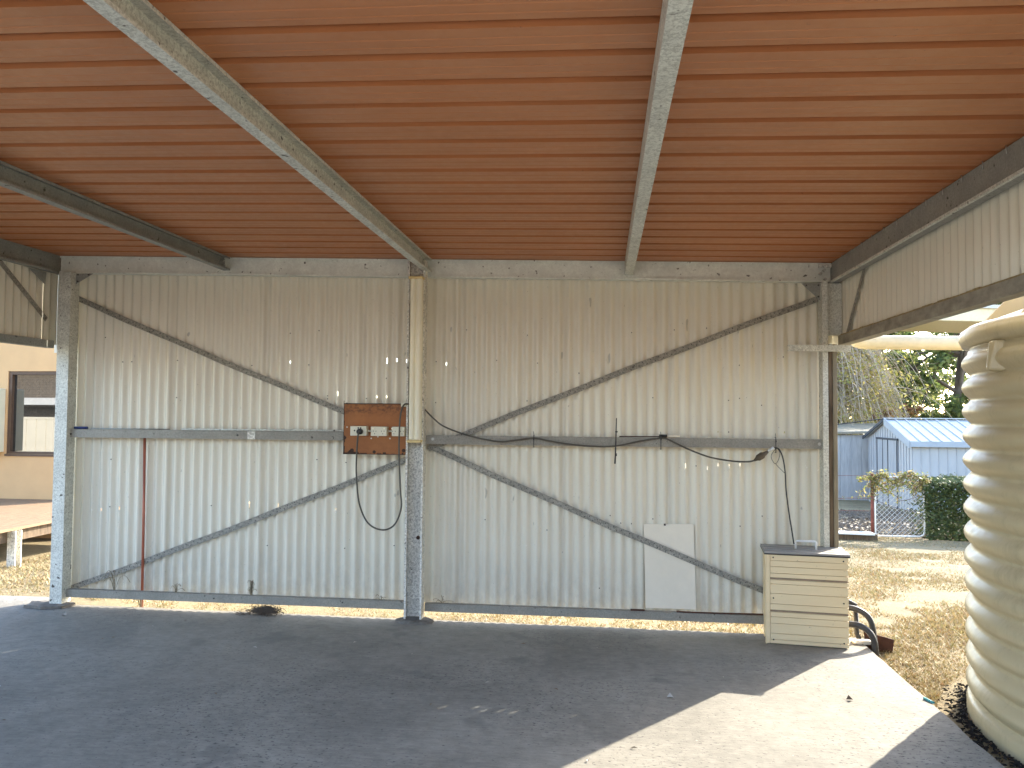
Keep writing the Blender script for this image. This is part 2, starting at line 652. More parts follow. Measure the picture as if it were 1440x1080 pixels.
# make the slab's side faces look outward: recalc
import bmesh
bm = bmesh.new(); bm.from_mesh(slab.data); bmesh.ops.recalc_face_normals(bm, faces=bm.faces); bm.to_mesh(slab.data); bm.free()


mb = MB()  # unseen pale ground added behind the camera to bounce light into the shed
mb.add([(-16, -5.6, -0.02), (12, -5.6, -0.02), (12, -1.6, -0.02), (-16, -1.6, -0.02)], [(0, 1, 2, 3)])
yard = part('bounce_yard', mb, 'bounce_gravel')
tag(yard, kind='structure')


def blades(n, region, hmin, hmax, name, mat, label, cat, keep=None, w=0.006):
    mb = MB()
    rnd = random.Random(11)
    cnt = 0
    while cnt < n:
        x, y = region(rnd)
        if keep and not keep(x, y):
            continue
        dens = noise.noise((x * 1.3, y * 1.3, 9.0)) + 0.6 * noise.noise((x * 4, y * 4, 2.0))
        if dens < -0.35 + 0.3 * rnd.random():
            cnt += 0.25
            continue
        z = gz(x, y) - 0.012
        h = rnd.uniform(hmin, hmax) * (0.8 + 0.7 * max(0, dens))
        a = rnd.uniform(0, 2 * math.pi)
        lean = rnd.uniform(0.3, 1.6) * h
        ww = w * rnd.uniform(0.7, 1.4)
        dx, dy = math.cos(a), math.sin(a)
        b = rnd.uniform(0, 2 * math.pi)
        p0 = (x - dx * ww, y - dy * ww, z)
        p1 = (x + dx * ww, y + dy * ww, z)
        lx, ly = math.cos(b) * lean, math.sin(b) * lean
        p2 = (x + lx, y + ly, z + h)
        mb.add([p0, p1, p2], [(0, 1, 2)])
        cnt += 1
    o = part(name, mb, mat)
    tag(o, label, cat, kind='stuff')
    return o


def reg_right(r):
    t = r.random()
    if t < 0.72:
        y = 3.0 + 10.0 * r.random() ** 1.35
        return (r.uniform(1.72, max(2.2, y * 0.62)), y)
    if t < 0.84:
        return (r.uniform(-4.4, 1.7), r.uniform(5.62, 6.5))
    y = r.uniform(5.8, 9.3)
    return (r.uniform(-8.4, -4.1), y)


blades(95000, reg_right, 0.012, 0.04, 'lawn_grass', 'grass_blades', 'short dry straw-coloured grass around the slab', 'grass',
       keep=lambda x, y: (x - 2.985) ** 2 + (y - 3.93) ** 2 > 1.3 ** 2 and not (x < -5.95 and y > 7.0 and x < -6.2))

# ------------------------------------------------------------------ the open shed
shed = thing('carport_shed', (-1.3, 5.65, 0), 'open steel shed with cream corrugated walls, galvanised frame and red-brown roof', 'shed')
SL = -0.0256


def zr(x):                       # underside of the roof sheets
    return 2.719 + (x + 4.238) * SL


YW = 5.65
# --- roof sheets: ribbed profile along Y, running left-right
PITCH_R = 0.1905


def roof_profile():
    pts = []
    for k in range(4):
        o = k * PITCH_R
        pts += [(o + 0.000, 0.0), (o + 0.002, 0.055), (o + 0.052, 0.055), (o + 0.045, 0.0),
                (o + 0.094, 0.0), (o + 0.098, 0.0014), (o + 0.104, 0.0014), (o + 0.108, 0.0),
                (o + 0.144, 0.0), (o + 0.148, 0.0014), (o + 0.154, 0.0014), (o + 0.158, 0.0)]
    pts += [(4 * PITCH_R - 0.004, 0.0), (4 * PITCH_R - 0.001, -0.001)]
    return pts


mb = MB()
X0, X1 = -4.75, 2.0
prof = roof_profile()
T = 0.0012
under = [(q, h) for q, h in prof]
NS = 14
vs, fs = [], []
for layer in (0, T):
    for i in range(NS + 1):
        x = X0 + (X1 - X0) * i / NS
        for q, h in prof:
            vs.append((x, q, zr(x) + h + layer + 0.003))
npf = len(prof)
for i in range(NS):
    for j in range(npf - 1):
        a = i * npf + j
        fs.append((a, a + 1, a + npf + 1, a + npf))
        b = a + (NS + 1) * npf
        fs.append((b, b + npf, b + npf + 1, b + 1))
mb.add(vs, fs)
me = mb.mesh('roof_sheet', 'roof_paint', shed.location)
for i in range(6):
    o = bpy.data.objects.new('roof_sheet', me)
    col.objects.link(o)
    o.parent = shed
    o.location = (0, 5.746 - 0.762 * (i + 1), 0.0016 * (i % 2))
    o.rotation_euler = (0.0, 0.0, 0.0)

# --- back wall sheets (corrugated, each sheet one part)
CP = 0.0762


def corr_sheet(width, z0, zt, thick=0.0007, amp=0.0105, seg=12, step=0.0, holes=()):
    """local: x from 0 to width, y around 0; zt(x) gives the top"""
    mb = MB()
    n = int(round(width / CP * seg))
    vs, fs = [], []
    for i in range(n + 1):
        x = width * i / n
        y = amp * math.cos(2 * math.pi * x / CP)
        # the last corrugation lies over the next sheet
        y += step * max(0.0, (x - (width - 0.07)) / 0.07)
        vs.append((x, y, z0))
        vs.append((x, y, zt(x)))
    cut = {}
    for k, za, zb in holes:
        cut.setdefault(int(k * seg + seg // 2), []).append((za, zb))
    for i in range(n):
        lo = (2 * i, 2 * i + 2)
        for za, zb in sorted(cut.get(i, ())):
            o = len(vs)
            (xa_, ya_, _), (xb_, yb_, _) = vs[2 * i], vs[2 * i + 2]
            vs += [(xa_, ya_, za), (xb_, yb_, za + 0.002), (xa_, ya_, zb - 0.003), (xb_, yb_, zb)]
            fs.append((lo[0], lo[1], o + 1, o))
            lo = (o + 2, o + 3)
        fs.append((lo[0], lo[1], 2 * i + 3, 2 * i + 1))
    mb.add(vs, fs, True)
    return mb


SLITS = [(-4.05, -3.3, 0.72, 0.6, 0.02, 0.05), (-2.7, -1.9, 0.76, 0.5, 0.02, 0.06), (-3.2, -2.5, 1.02, 0.2, 0.02, 0.05),
         (-3.4, -2.2, 1.88, 0.25, 0.015, 0.045), (-2.3, -1.45, 1.62, 0.4, 0.015, 0.04), (-1.8, -1.45, 1.88, 0.6, 0.02, 0.05),
         (-1.25, -1.05, 1.86, 0.7, 0.015, 0.04), (-0.5, 0.4, 1.86, 0.3, 0.012, 0.04), (0.5, 1.5, 1.12, 0.6, 0.015, 0.04),
         (0.3, 1.5, 1.38, 0.3, 0.012, 0.03), (-1.2, 0.3, 0.95, 0.12, 0.015, 0.04), (-0.9, 1.0, 0.55, 0.06, 0.01, 0.02)]
slit_rnd = random.Random(99)


def slits_for(xa, xb):
    out, used = [], set()
    for x0, x1, z, pr, lo, hi in SLITS:
        for k in range(10):
            x = xa + (k + 0.5) * CP
            if x0 < x < x1 and x < xb - 0.06 and slit_rnd.random() < pr * 0.6:
                ln = slit_rnd.uniform(lo, hi)
                za = z + slit_rnd.uniform(-0.015, 0.015)
                out.append((k, za, za + ln))
    return out


LAPS = [-4.172, -3.41, -2.648, -1.886, -1.124, -0.362, 0.400, 1.162, 1.615]
for i in range(-1, len(LAPS) - 1):
    xa, xb = (LAPS[i], LAPS[i + 1] + (0.055 if i < len(LAPS) - 2 else 0)) if i >= 0 else (-4.325, -4.19)
    s = corr_sheet(xb - xa, 0.095 + random.uniform(-0.006, 0.006), lambda x, xa=xa: zr(xa + x) - 0.01, step=-0.009, holes=slits_for(xa, xb))
    s.v = [(p[0] + xa, p[1] + YW, p[2]) for p in s.v]
    part('wall_sheet', s, 'wall_paint', shed)

# --- side fascias above the openings
def side_sheets(X, zt, n, z0, y_end, sign):
    y = YW + 0.012
    for i in range(n):
        wdt = 0.762 + 0.05
        s = corr_sheet(wdt, z0, lambda x: zt, step=0.003)
        s.v = [(X + sign * p[1], y - p[0], p[2]) for p in s.v]
        part('fascia_sheet', s, 'wall_paint', shed)
        y -= 0.762


side_sheets(1.665, zr(1.665) - 0.02, 6, 2.02, 0.3, 1)
side_sheets(-4.335, zr(-4.335) - 0.02, 6, 2.02, 0.3, -1)

part('corner_flashing', MB().box(-4.362, -4.20, 5.664, 5.669, 1.96, zr(-4.3) - 0.02), 'wall_paint', shed)
part('corner_flashing', MB().box(1.60, 1.69, 5.664, 5.669, 1.96, zr(1.65) - 0.02), 'wall_paint', shed)

# --- wall beam
def beam_x(name, x0, x1, y0, depth, ztop_off, h, mat, lip=0.012):
    mb = MB()
    za0, za1 = zr(x0) + ztop_off, zr(x1) + ztop_off
    # web box, sheared with the roof
    def seg(ya, yb, oa, ob):
        mb.hexa([(x0, ya, za0 + oa), (x1, ya, za1 + oa), (x1, yb, za1 + oa), (x0, yb, za0 + oa)],
                [(x0, ya, za0 + ob), (x1, ya, za1 + ob), (x1, yb, za1 + ob), (x0, yb, za0 + ob)])
    seg(y0, y0 + 0.004, -h + 0.004, -0.004)
    seg(y0 - lip, y0 + depth, -h, -h + 0.004)
    seg(y0 - lip, y0 + depth, -0.004, 0)
    seg(y0 - lip - 0.002, y0 - lip, -h, -h + 0.014)
    seg(y0 - lip - 0.002, y0 - lip, -0.014, 0)
    return part(name, mb, mat, shed)


beam_x('wall_beam', -4.257, 1.585, 5.575, 0.05, 0.0, 0.134, 'galv_beam')

# --- side beams and purlins (run towards the viewer)
YF = 1.2


def purlin(name, x, w, h, ytop, open_dir, mat, y0=YF, y1=5.56):
    mb = MB()
    z = zr(x) - h
    prof = c_profile(w, h, 0.014, 0.0025, (1, 0, 0), (0, 0, 1), open_dir)
    mb.sweep(prof, (x, y0, z), (x, y1, z), closed=True)
    return part(name, mb, mat, shed)


for x, y1 in ((-2.895, 5.565), (-1.315, 5.565), (0.157, 5.565)):
    purlin('purlin', x, 0.052 if x < 0 else 0.06, 0.102, 0, 1, 'galv_dull' if x < -2 else 'galv', y1=y1)
    # end cleat with bolts
    mb = MB()
    z = zr(x) - 0.095
    mb.box(x + 0.006, x + 0.046, 5.495, 5.57, z, z + 0.004)
    mb.box(x + 0.003, x + 0.007, 5.49, 5.57, z + 0.004, z + 0.085)
    c = part('purlin_cleat', mb, 'galv_dull', shed)
    for dz in (0.028, 0.065):
        b = MB().tube([(x + 0.007, 5.53, z + dz), (x + 0.019, 5.53, z + dz)], 0.011, 6, True, False)
        b.tube([(x + 0.019, 5.53, z + dz), (x + 0.028, 5.53, z + dz)], 0.006, 8)
        part('bolt', b, 'bolt', c)
mb = MB()
prof = c_profile(0.05, 0.14, 0.016, 0.003, (1, 0, 0), (0, 0, 1), 1)
mb.sweep(prof, (1.59, YF, zr(1.59) - 0.14), (1.59, 5.64, zr(1.59) - 0.14), closed=True)
rb = part('side_beam', mb, 'galv_dull', shed)
mb = MB()
mb.sweep(c_profile(0.05, 0.14, 0.016, 0.003, (1, 0, 0), (0, 0, 1), 1), (-4.31, YF, zr(-4.31) - 0.14), (-4.31, 5.64, zr(-4.31) - 0.14), closed=True)
lb = part('side_beam', mb, 'galv_dull', shed)
# ledge under the right beam and the screw tips beside its top
mb = MB()
mb.box(1.575, 1.59, YF, 5.6, zr(1.59) - 0.142, zr(1.59) - 0.128)
part('beam_lip', mb, 'galv', rb)
mb = MB()
for k in range(22):
    y = 1.3 + k * PITCH_R
    mb.tube([(1.583, y, zr(1.583) - 0.03), (1.581, y, zr(1.583) + 0.004)], 0.0022, 5)
o = part('screw_tips', mb, 'bolt', rb)
o['kind'] = 'stuff'

# --- lintels
def lintel(X, zb, h, w, sign, mat, y1):
    mb = MB()
    prof = c_profile(w, h, 0.012, 0.003, (1, 0, 0), (0, 0, 1), sign)
    mb.sweep(prof, (X, YF, zb), (X, y1, zb), closed=True)
    return part('lintel', mb, mat, shed)


rl = lintel(1.64, 1.995, 0.065, 0.07, 1, 'lintel_steel', 5.6)
mb = MB()
vs, fs = [], []
for k in range(71):
    y = 1.25 + k * 0.061
    hgt = 0.006 + 0.008 * abs(noise.noise((y * 6, 0, 0)))
    mb.box(1.641, 1.662, y, y + 0.061, 2.0605, 2.0605 + hgt)
o = part('dirt_ledge', mb, 'moss_edge', rl)
ll = lintel(-4.30, 1.99, 0.06, 0.06, -1, 'galv_dull', 5.58)

# --- posts
# centre post: C opening towards the viewer
mb = MB()
mb.sweep(c_profile(0.085, 0.128, 0.014, 0.003, (0, -1, 0), (1, 0, 0)), (-1.415, 5.535, 0.012), (-1.415, 5.535, zr(-1.4) - 0.03), closed=True)
cpost = part('post', mb, 'galv_flaky', shed)
for z in (2.50, 2.56):
    part('bolt', MB().tube([(-1.335, 5.533, z), (-1.335, 5.522, z)], 0.012, 6, True, False), 'bolt', cpost)
part('rust_spot', MB().tube([(-1.335, 5.533, 0.59), (-1.335, 5.527, 0.59)], 0.015, 7, True, False), 'rust_edge', cpost)
# base plate mound
mb = MB()
prf = []
for r, z in ((0.145, -0.004), (0.14, 0.012), (0.115, 0.02), (0.02, 0.022), (0.001, 0.022)):
    prf.append((r, z))
mb.lathe(prf, (-1.34, 5.47, 0.0), 22, False)
mb.v = [(-1.34 + (p[0] + 1.34) * (1.0 + 0.12 * noise.noise((p[0] * 9, p[1] * 9, 0))), 5.47 + (p[1] - 5.47) * 0.62, p[2]) for p in mb.v]
part('footing', mb, 'stone_plate', cpost)

# left corner post
mb = MB()
mb.sweep(c_profile(0.10, 0.10, 0.014, 0.003, (-1, 0, 0), (0, 1, 0)), (-4.105, 5.49, 0.012), (-4.105, 5.49, zr(-4.1) - 0.14), closed=True)
lpost = part('post', mb, 'galv', shed)
mb = MB()
random.seed(3)
pl = []
for k in range(16):
    t = 2 * math.pi * k / 16
    rr = 1 + 0.2 * random.uniform(-1, 1)
    pl.append((-4.20 + 0.19 * rr * math.cos(t), 5.50 + 0.10 * rr * math.sin(t)))
mb.add([(x, y, 0.002) for x, y in pl] + [(x * 0.985 - 0.063, y * 0.985 + 0.0825, 0.022) for x, y in pl],
       [tuple(range(16, 32))] + [(i, (i + 1) % 16, 16 + (i + 1) % 16, 16 + i) for i in range(16)])
part('footing', mb, 'stone_plate', lpost)

# right corner post: C with weathered timber packer behind
mb = MB()
mb.sweep(c_profile(0.036, 0.10, 0.008, 0.003, (1, 0, 0), (0, 1, 0)), (1.507, 5.50, 0.012), (1.507, 5.50, zr(1.55) - 0.142), closed=True)
rpost = part('post', mb, 'galv', shed)
mb = MB()
mb.box(1.5445, 1.572, 5.505, 5.60, 0.0, 1.994)
part('timber_packer', mb, 'timber_weathered', rpost, 0.003)
mb = MB()
mb.box(1.5735, 1.603, 5.502, 5.60, 0.0, 1.994)
part('timber_packer', mb, 'timber_pale', rpost, 0.003)
mb = MB()
mb.box(1.5445, 1.652, 5.55, 5.60, 2.062, zr(1.6) - 0.145)
part('corner_flashing', mb, 'galv', rpost)

# --- girts and bottom rails (box-like channels)
def rail(name, x0, x1, y0, z0, h, mat, open_up=True):
    mb = MB()
    prof = c_profile(0.05, h, 0.012, 0.002, (0, 1, 0), (0, 0, 1), 1)
    mb.sweep(prof, (x0, y0, z0), (x1, y0, z0), closed=True)
    return part(name, mb, mat, shed)


gl = rail('girt', -4.17, -1.418, 5.536, 1.292, 0.062, 'galv_rail')
gr = rail('girt', -1.284, 1.535, 5.536, 1.272, 0.064, 'galv_rail')
bl = rail('bottom_rail', -4.16, -1.418, 5.536, 0.064, 0.058, 'galv_rail')
br = rail('bottom_rail', -1.284, 1.51, 5.536, 0.058, 0.056, 'galv_rail')
for (x, z) in ((-4.13, 1.325), (-4.10, 1.318), (-2.74, 1.322)):
    part('bolt', MB().disc((x, 5.536, z), (0, -1, 0), 0.007, 8, 0.006), 'screw_dark', gl)
for (x, z) in ((-1.235, 1.31), (1.49, 1.305)):
    part('bolt', MB().disc((x, 5.536, z), (0, -1, 0), 0.011, 8, 0.006), 'bolt', gr)
for (x, z) in ((-4.13, 0.098), (-4.11, 0.09), (-1.9, 0.1), (-2.9, 0.095)):
    part('bolt', MB().disc((x, 5.536, z), (0, -1, 0), 0.006, 8, 0.004), 'screw_dark', bl)
mb = MB()
mb.box(-2.66, -2.60, 5.532, 5.5355, 1.293, 1.352)
part('rail_patch', mb, 'galv_flaky', gl)

# --- strap braces with punched holes
def strap(a, b, y, w=0.042):
    a, b = Vector((a[0], y, a[1])), Vector((b[0], y, b[1]))
    d = (b - a).normalized()
    nrm = Vector((-d.z, 0, d.x))
    L = (b - a).length
    N = 60
    mb = MB()
    vs, fs = [], []
    for i in range(N + 1):
        t = i / N
        c = a + (b - a) * t
        c.y += 0.0025 * math.sin(t * L * 12.0) + 0.0012 * math.sin(t * L * 37)
        c += nrm * (0.0025 * math.sin(t * L * 7 + 1) - 0.014 * math.sin(math.pi * t))
        for s, yy in ((-1, 0), (1, 0), (1, 0.0015), (-1, 0.0015)):
            vs.append(c + nrm * s * w / 2 + Vector((0, yy, 0)))
    for i in range(N):
        for k in range(4):
            p, q = i * 4 + k, i * 4 + (k + 1) % 4
            fs.append((p, q, q + 4, p + 4))
    mb.add(vs, fs)
    st = part('strap_brace', mb, 'galv_strap', shed)
    h = MB()
    k = 0
    s = 0.02
    while s < L - 0.02:
        t = s / L
        c = a + (b - a) * t
        c.y += 0.0025 * math.sin(t * L * 12.0) + 0.0012 * math.sin(t * L * 37) - 0.0022
        c += nrm * (0.0025 * math.sin(t * L * 7 + 1) - 0.014 * math.sin(math.pi * t))
        c += nrm * (0.009 if k % 2 else -0.009)
        h.disc(c, (0, 1, 0), 0.0042, 6, 0.001)
        s += 0.031
        k += 1
    o = part('punched_holes', h, 'outlet_dark', st)
    o['kind'] = 'stuff'


YS = 5.618
strap((-4.17, 2.40), (-1.42, 1.31), YS)
strap((-4.15, 0.10), (-1.42, 1.165), YS)
strap((1.525, 2.335), (-1.285, 1.235), YS)
strap((-1.285, 1.255), (1.50, 0.125), YS - 0.012)


def strap_side(X, a, b, w=0.04):
    mb = MB()
    a, b = Vector((X, a[0], a[1])), Vector((X, b[0], b[1]))
    d = (b - a).normalized()
    nr = Vector((0, -d.z, d.y)) * w / 2
    e = Vector((0.002, 0, 0))
    mb.add([a - nr, b - nr, b + nr, a + nr, a - nr + e, b - nr + e, b + nr + e, a + nr + e],
           [(0, 1, 2, 3), (7, 6, 5, 4), (0, 4, 5, 1), (1, 5, 6, 2), (2, 6, 7, 3), (3, 7, 4, 0)])
    part('strap_brace', mb, 'galv_strap', shed)


strap_side(1.645, (5.06, 2.44), (5.42, 2.06))
strap_side(-4.325, (5.0, 2.60), (5.52, 2.21))

# --- gussets at the corners
def gusset(p0, p1, p2, y, mat='galv_dull'):
    mb = MB()
    pts = [p0, p1, p2]
    mb.add([(x, y, z) for x, z in pts] + [(x, y + 0.004, z) for x, z in pts], [(0, 1, 2), (5, 4, 3), (0, 3, 4, 1), (1, 4, 5, 2), (2, 5, 3, 0)])
    g = part('gusset', mb, mat, shed)
    cx, cz = sum(p[0] for p in pts) / 3, sum(p[1] for p in pts) / 3
    for p in pts:
        part('bolt', MB().disc((cx + (p[0] - cx) * 0.62, y, cz + (p[1] - cz) * 0.62), (0, -1, 0), 0.006, 7, 0.005), 'screw_dark', g)


gusset((1.38, 2.426), (1.511, 2.30), (1.511, 2.426), 5.545)
gusset((-4.104, 2.575), (-4.104, 2.49), (-3.96, 2.572), 5.545)
mb = MB()
mb.add([(-4.31, 5.30, 2.575), (-4.31, 5.48, 2.575), (-4.31, 5.47, 2.48), (-4.305, 5.30, 2.575), (-4.305, 5.48, 2.575), (-4.305, 5.47, 2.48)],
       [(0, 1, 2), (5, 4, 3), (0, 3, 4, 1), (1, 4, 5, 2), (2, 5, 3, 0)])
part('gusset', mb, 'galv_dull', shed)
# corner bracket with bolts at the right end of the wall beam
mb = MB()
mb.box(1.50, 1.585, 5.548, 5.561, zr(1.55) - 0.035, zr(1.55) - 0.012)
part('corner_bracket', mb, 'galv_flaky', shed)
for x, z in ((1.54, 2.52), (1.515, 2.495), (1.545, 2.455)):
    part('bolt', MB().tube([(x, 5.575, z), (x, 5.553, z)], 0.011, 6, True, False), 'bolt', shed)
# short channel across the right post
mb = MB()
prof = c_profile(0.03, 0.043, 0.01, 0.002, (0, 1, 0), (0, 0, 1), 1)
mb.sweep(prof, (1.27, 5.455, 1.945), (1.665, 5.40, 1.935), closed=True)
part('stub_channel', mb, 'galv', shed)

# --- small white marks along the slit rows of the wall sheets
mb = MB()
random.seed(21)


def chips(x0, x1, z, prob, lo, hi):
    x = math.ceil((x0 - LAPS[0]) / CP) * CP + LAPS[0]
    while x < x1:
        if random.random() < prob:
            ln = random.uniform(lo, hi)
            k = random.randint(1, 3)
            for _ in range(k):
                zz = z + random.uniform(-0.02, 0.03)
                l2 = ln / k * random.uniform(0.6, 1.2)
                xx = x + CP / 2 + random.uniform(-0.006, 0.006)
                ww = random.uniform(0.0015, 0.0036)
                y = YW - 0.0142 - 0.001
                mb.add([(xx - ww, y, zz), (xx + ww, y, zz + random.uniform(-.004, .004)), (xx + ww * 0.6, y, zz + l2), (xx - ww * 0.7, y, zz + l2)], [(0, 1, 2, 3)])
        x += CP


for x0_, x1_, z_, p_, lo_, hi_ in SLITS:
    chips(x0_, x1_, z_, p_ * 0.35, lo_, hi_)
o = part('white_marks', mb, 'white_mark', shed)
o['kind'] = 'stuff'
mb = MB()
for _ in range(60):
    x = LAPS[0] + CP * random.randint(1, 74) + CP / 2
    z = random.choice([0.72, 0.76, 1.12, 1.6, 1.88, 2.1, 0.5, random.uniform(0.2, 2.3)]) + random.uniform(-.03, .03)
    if abs(x + 1.35) < 0.1 or z > zr(x) - 0.2:
        continue
    mb.disc((x, YW - 0.011, z), (0, -1, 0), 0.0045, 6, 0.005)
o = part('screw_tips', mb, 'screw_dark', shed)
o['kind'] = 'stuff'

# ------------------------------------------------------------------ power board
pb = thing('power_board', (-1.645, 5.50, 1.195), 'rust-brown metal power board with three cream outlets beside the centre post', 'power board')
mb = MB()
mb.box(-1.888, -1.418, 5.468, 5.474, 1.195, 1.567)
part('backing_plate', mb, 'rust_board', pb, 0.002)
mb = MB()
mb.box(-1.86, -1.43, 5.474, 5.534, 1.38, 1.41)
mb.box(-1.80, -1.77, 5.474, 5.60, 1.25, 1.28)
part('bracket', mb, 'dark_rust', pb)
mb = MB()
random.seed(5)
x = -1.89
while x < -1.42:
    w_ = random.uniform(0.012, 0.05)
    mb.box(x, x + w_, 5.4665, 5.4676, 1.194, 1.197 + 0.018 * random.random() ** 2)
    x += w_
z = 1.195
while z < 1.56:
    w_ = random.uniform(0.012, 0.04)
    mb.box(-1.889, -1.886 + 0.01 * random.random() ** 2, 5.4663, 5.4674, z, z + w_)
    z += w_
mb.box(-1.888, -1.45, 5.4663, 5.4674, 1.561, 1.568)
for (cx, cz, r_) in ((-1.823, 1.222, 0.016), (-1.838, 1.213, 0.012), (-1.655, 1.213, 0.013), (-1.878, 1.315, 0.012), (-1.435, 1.226, 0.014)):
    mb.disc((cx, 5.4672, cz), (0, -1, 0), r_, 7, 0.001)
part('rust_flakes', mb, 'rust_edge', pb)


def outlet(x0, x1, z0, z1, kind):
    mb = MB()
    mb.box(x0, x1, 5.418, 5.4675, z0, z1)
    o = part('outlet', mb, 'outlet_cream', pb, 0.003)
    s = MB()
    xc = (x0 + x1) / 2
    if kind == 'round':
        for dx, dz in ((-0.028, 0.003), (0.0, 0.022), (0.018, 0.022)):
            s.tube([(xc + dx, 5.4172, z1 - 0.03 + dz - 0.006), (xc + dx, 5.4178, z1 - 0.03 + dz - 0.006)], 0.006, 10)
    else:
        for gx in (-0.03, 0.03):
            for dx, dz in ((-0.010, 0.006), (0.010, 0.006), (0, -0.012)):
                s.box(xc + gx + dx - 0.0016, xc + gx + dx + 0.0016, 5.4168, 5.4178, z0 + 0.030 + dz - 0.005, z0 + 0.030 + dz + 0.003)
    part('socket_slots', s, 'outlet_dark', o)['kind'] = 'stuff'
    if kind != 'round':
        for gx in (-0.042, 0.042):
            sw = MB().box(xc + gx - 0.007, xc + gx + 0.007, 5.413, 5.4178, z1 - 0.018, z1 - 0.008)
            part('switch', sw, 'batten_cream', o)


outlet(-1.822, -1.700, 1.332, 1.402, 'round')
outlet(-1.668, -1.549, 1.331, 1.399, 'double')
outlet(-1.512, -1.419, 1.331, 1.399, 'double')
for xa, xb in ((-1.700, -1.668), (-1.549, -1.512)):
    mb = MB().tube([(xa, 5.45, 1.366), (xb, 5.45, 1.366)], 0.0065, 8)
    part('conduit', mb, 'outlet_cream', pb)
mb = MB()
mb.box(-1.455, -1.419, 5.45, 5.467, 1.545, 1.575)
part('junction_box', mb, 'outlet_cream', pb, 0.002)
for x, z in ((-1.862, 1.393), (-1.678, 1.312), (-1.538, 1.313), (-1.628, 1.325)):
    part('screw', MB().disc((x, 5.4675, z), (0, -1, 0), 0.0055, 8, 0.004), 'screw_pale', pb)

# extension lead hanging in a loop from the board
ld = thing('hanging_lead', (-1.58, 5.42, 0.65), 'dark grey power lead hanging in a U loop below the rusty board', 'power lead')
pts = [(-1.742, 5.385, 1.362), (-1.746, 5.365, 1.33), (-1.757, 5.375, 1.19), (-1.764, 5.40, 1.04), (-1.745, 5.42, 0.837), (-1.68, 5.43, 0.700), (-1.574, 5.43, 0.655), (-1.486, 5.43, 0.695), (-1.436, 5.42, 0.815), (-1.440, 5.41, 0.944), (-1.451, 5.40, 1.198), (-1.447, 5.39, 1.401), (-1.440, 5.395, 1.50), (-1.424, 5.41, 1.555), (-1.40, 5.43, 1.565), (-1.36, 5.455, 1.555)]
part('cable', MB().tube(smooth_path(pts, 7), 0.0062, 8), 'cable_grey', ld)
mb = MB()
mb.tube([(-1.744, 5.417, 1.362), (-1.744, 5.385, 1.362), (-1.744, 5.378, 1.362)], [0.021, 0.021, 0.014], 16)
part('plug', mb, 'plug_black', ld)

# ------------------------------------------------------------------ batten light on the centre post
bt = thing('batten_light', (-1.335, 5.42, 1.29), 'long cream fluorescent batten fixed upright on the centre post', 'light fitting')
mb = MB()
mb.box(-1.384, -1.296, 5.405, 5.45, 1.305, 2.475)
part('housing', mb, 'batten_cream', bt, 0.004)
for xc in (-1.364, -1.319):
    mb = MB()
    pr = []
    for k in range(9):
        t = math.pi * k / 8
        pr.append((xc - 0.019 * math.cos(t), 5.4045 - 0.016 * math.sin(t)))
    vs = [(x, y, 1.312) for x, y in pr] + [(x, y, 2.468) for x, y in pr]
    mb.add(vs, [(i, i + 1, 10 + i, 9 + i) for i in range(8)], True)
    part('diffuser', mb, 'batten_cream', bt)
for z in (1.287, 2.468):
    mb = MB().box(-1.392, -1.290, 5.380, 5.452, z, z + 0.018)
    part('end_cap', mb, 'batten_yellow', bt, 0.003)

# ------------------------------------------------------------------ lead along the right girt
lg = thing('girt_lead', (0.0, 5.5, 1.18), 'grey extension lead draped along the right girt, ending in a brown connector', 'power lead')
pts = [(-1.36, 5.50, 1.57), (-1.30, 5.50, 1.535), (-1.22, 5.49, 1.46), (-1.133, 5.48, 1.400), (-0.951, 5.47, 1.338), (-0.744, 5.485, 1.299), (-0.60, 5.50, 1.312), (-0.489, 5.515, 1.325), (-0.37, 5.505, 1.305), (-0.236, 5.495, 1.285), (-0.07, 5.49, 1.272), (0.094, 5.49, 1.276), (0.262, 5.50, 1.312), (0.409, 5.515, 1.335), (0.47, 5.51, 1.322), (0.555, 5.495, 1.279), (0.66, 5.48, 1.235), (0.76, 5.475, 1.203), (0.90, 5.475, 1.182), (1.0, 5.475, 1.180), (1.045, 5.475, 1.190)]
part('cable', MB().tube(smooth_path(pts, 6), 0.0058, 8), 'cable_grey', lg)
a, b = Vector((1.04, 5.475, 1.188)), Vector((1.175, 5.49, 1.278))
d = (b - a)
mb = MB().tube([a, a + d * 0.12, a + d * 0.2, a + d * 0.42, a + d * 0.5, a + d * 0.7], [0.007, 0.013, 0.022, 0.024, 0.016, 0.009], 12)
part('connector', mb, 'connector_brown', lg)
mb = MB().tube([a + d * 0.7, a + d * 0.78, a + d * 1.0], [0.009, 0.012, 0.011], 10)
part('clear_sleeve', mb, 'clear_plastic', lg)

bl_ = thing('black_lead', (1.25, 5.5, 0.62), 'thin black lead dropping from the girt to the cream cabinet', 'power lead')
pts = [(1.17, 5.49, 1.275), (1.20, 5.487, 1.275), (1.222, 5.485, 1.245), (1.238, 5.48, 1.185), (1.247, 5.475, 1.10), (1.251, 5.47, 0.987), (1.268, 5.47, 0.84), (1.285, 5.465, 0.72), (1.298, 5.46, 0.625)]
part('cable', MB().tube(smooth_path(pts, 6), 0.0048, 8), 'cable_black', bl_)
pts = [(1.185, 5.49, 1.268), (1.158, 5.49, 1.225), (1.165, 5.49, 1.19), (1.186, 5.49, 1.168), (1.205, 5.488, 1.195), (1.215, 5.487, 1.24), (1.203, 5.487, 1.268)]
part('loop', MB().tube(smooth_path(pts, 6), 0.0018, 6), 'cable_black', bl_)
pts = [(1.186, 5.49, 1.168), (1.21, 5.487, 1.14), (1.244, 5.478, 1.105)]
part('loop', MB().tube(smooth_path(pts, 6), 0.0018, 6), 'cable_black', bl_)


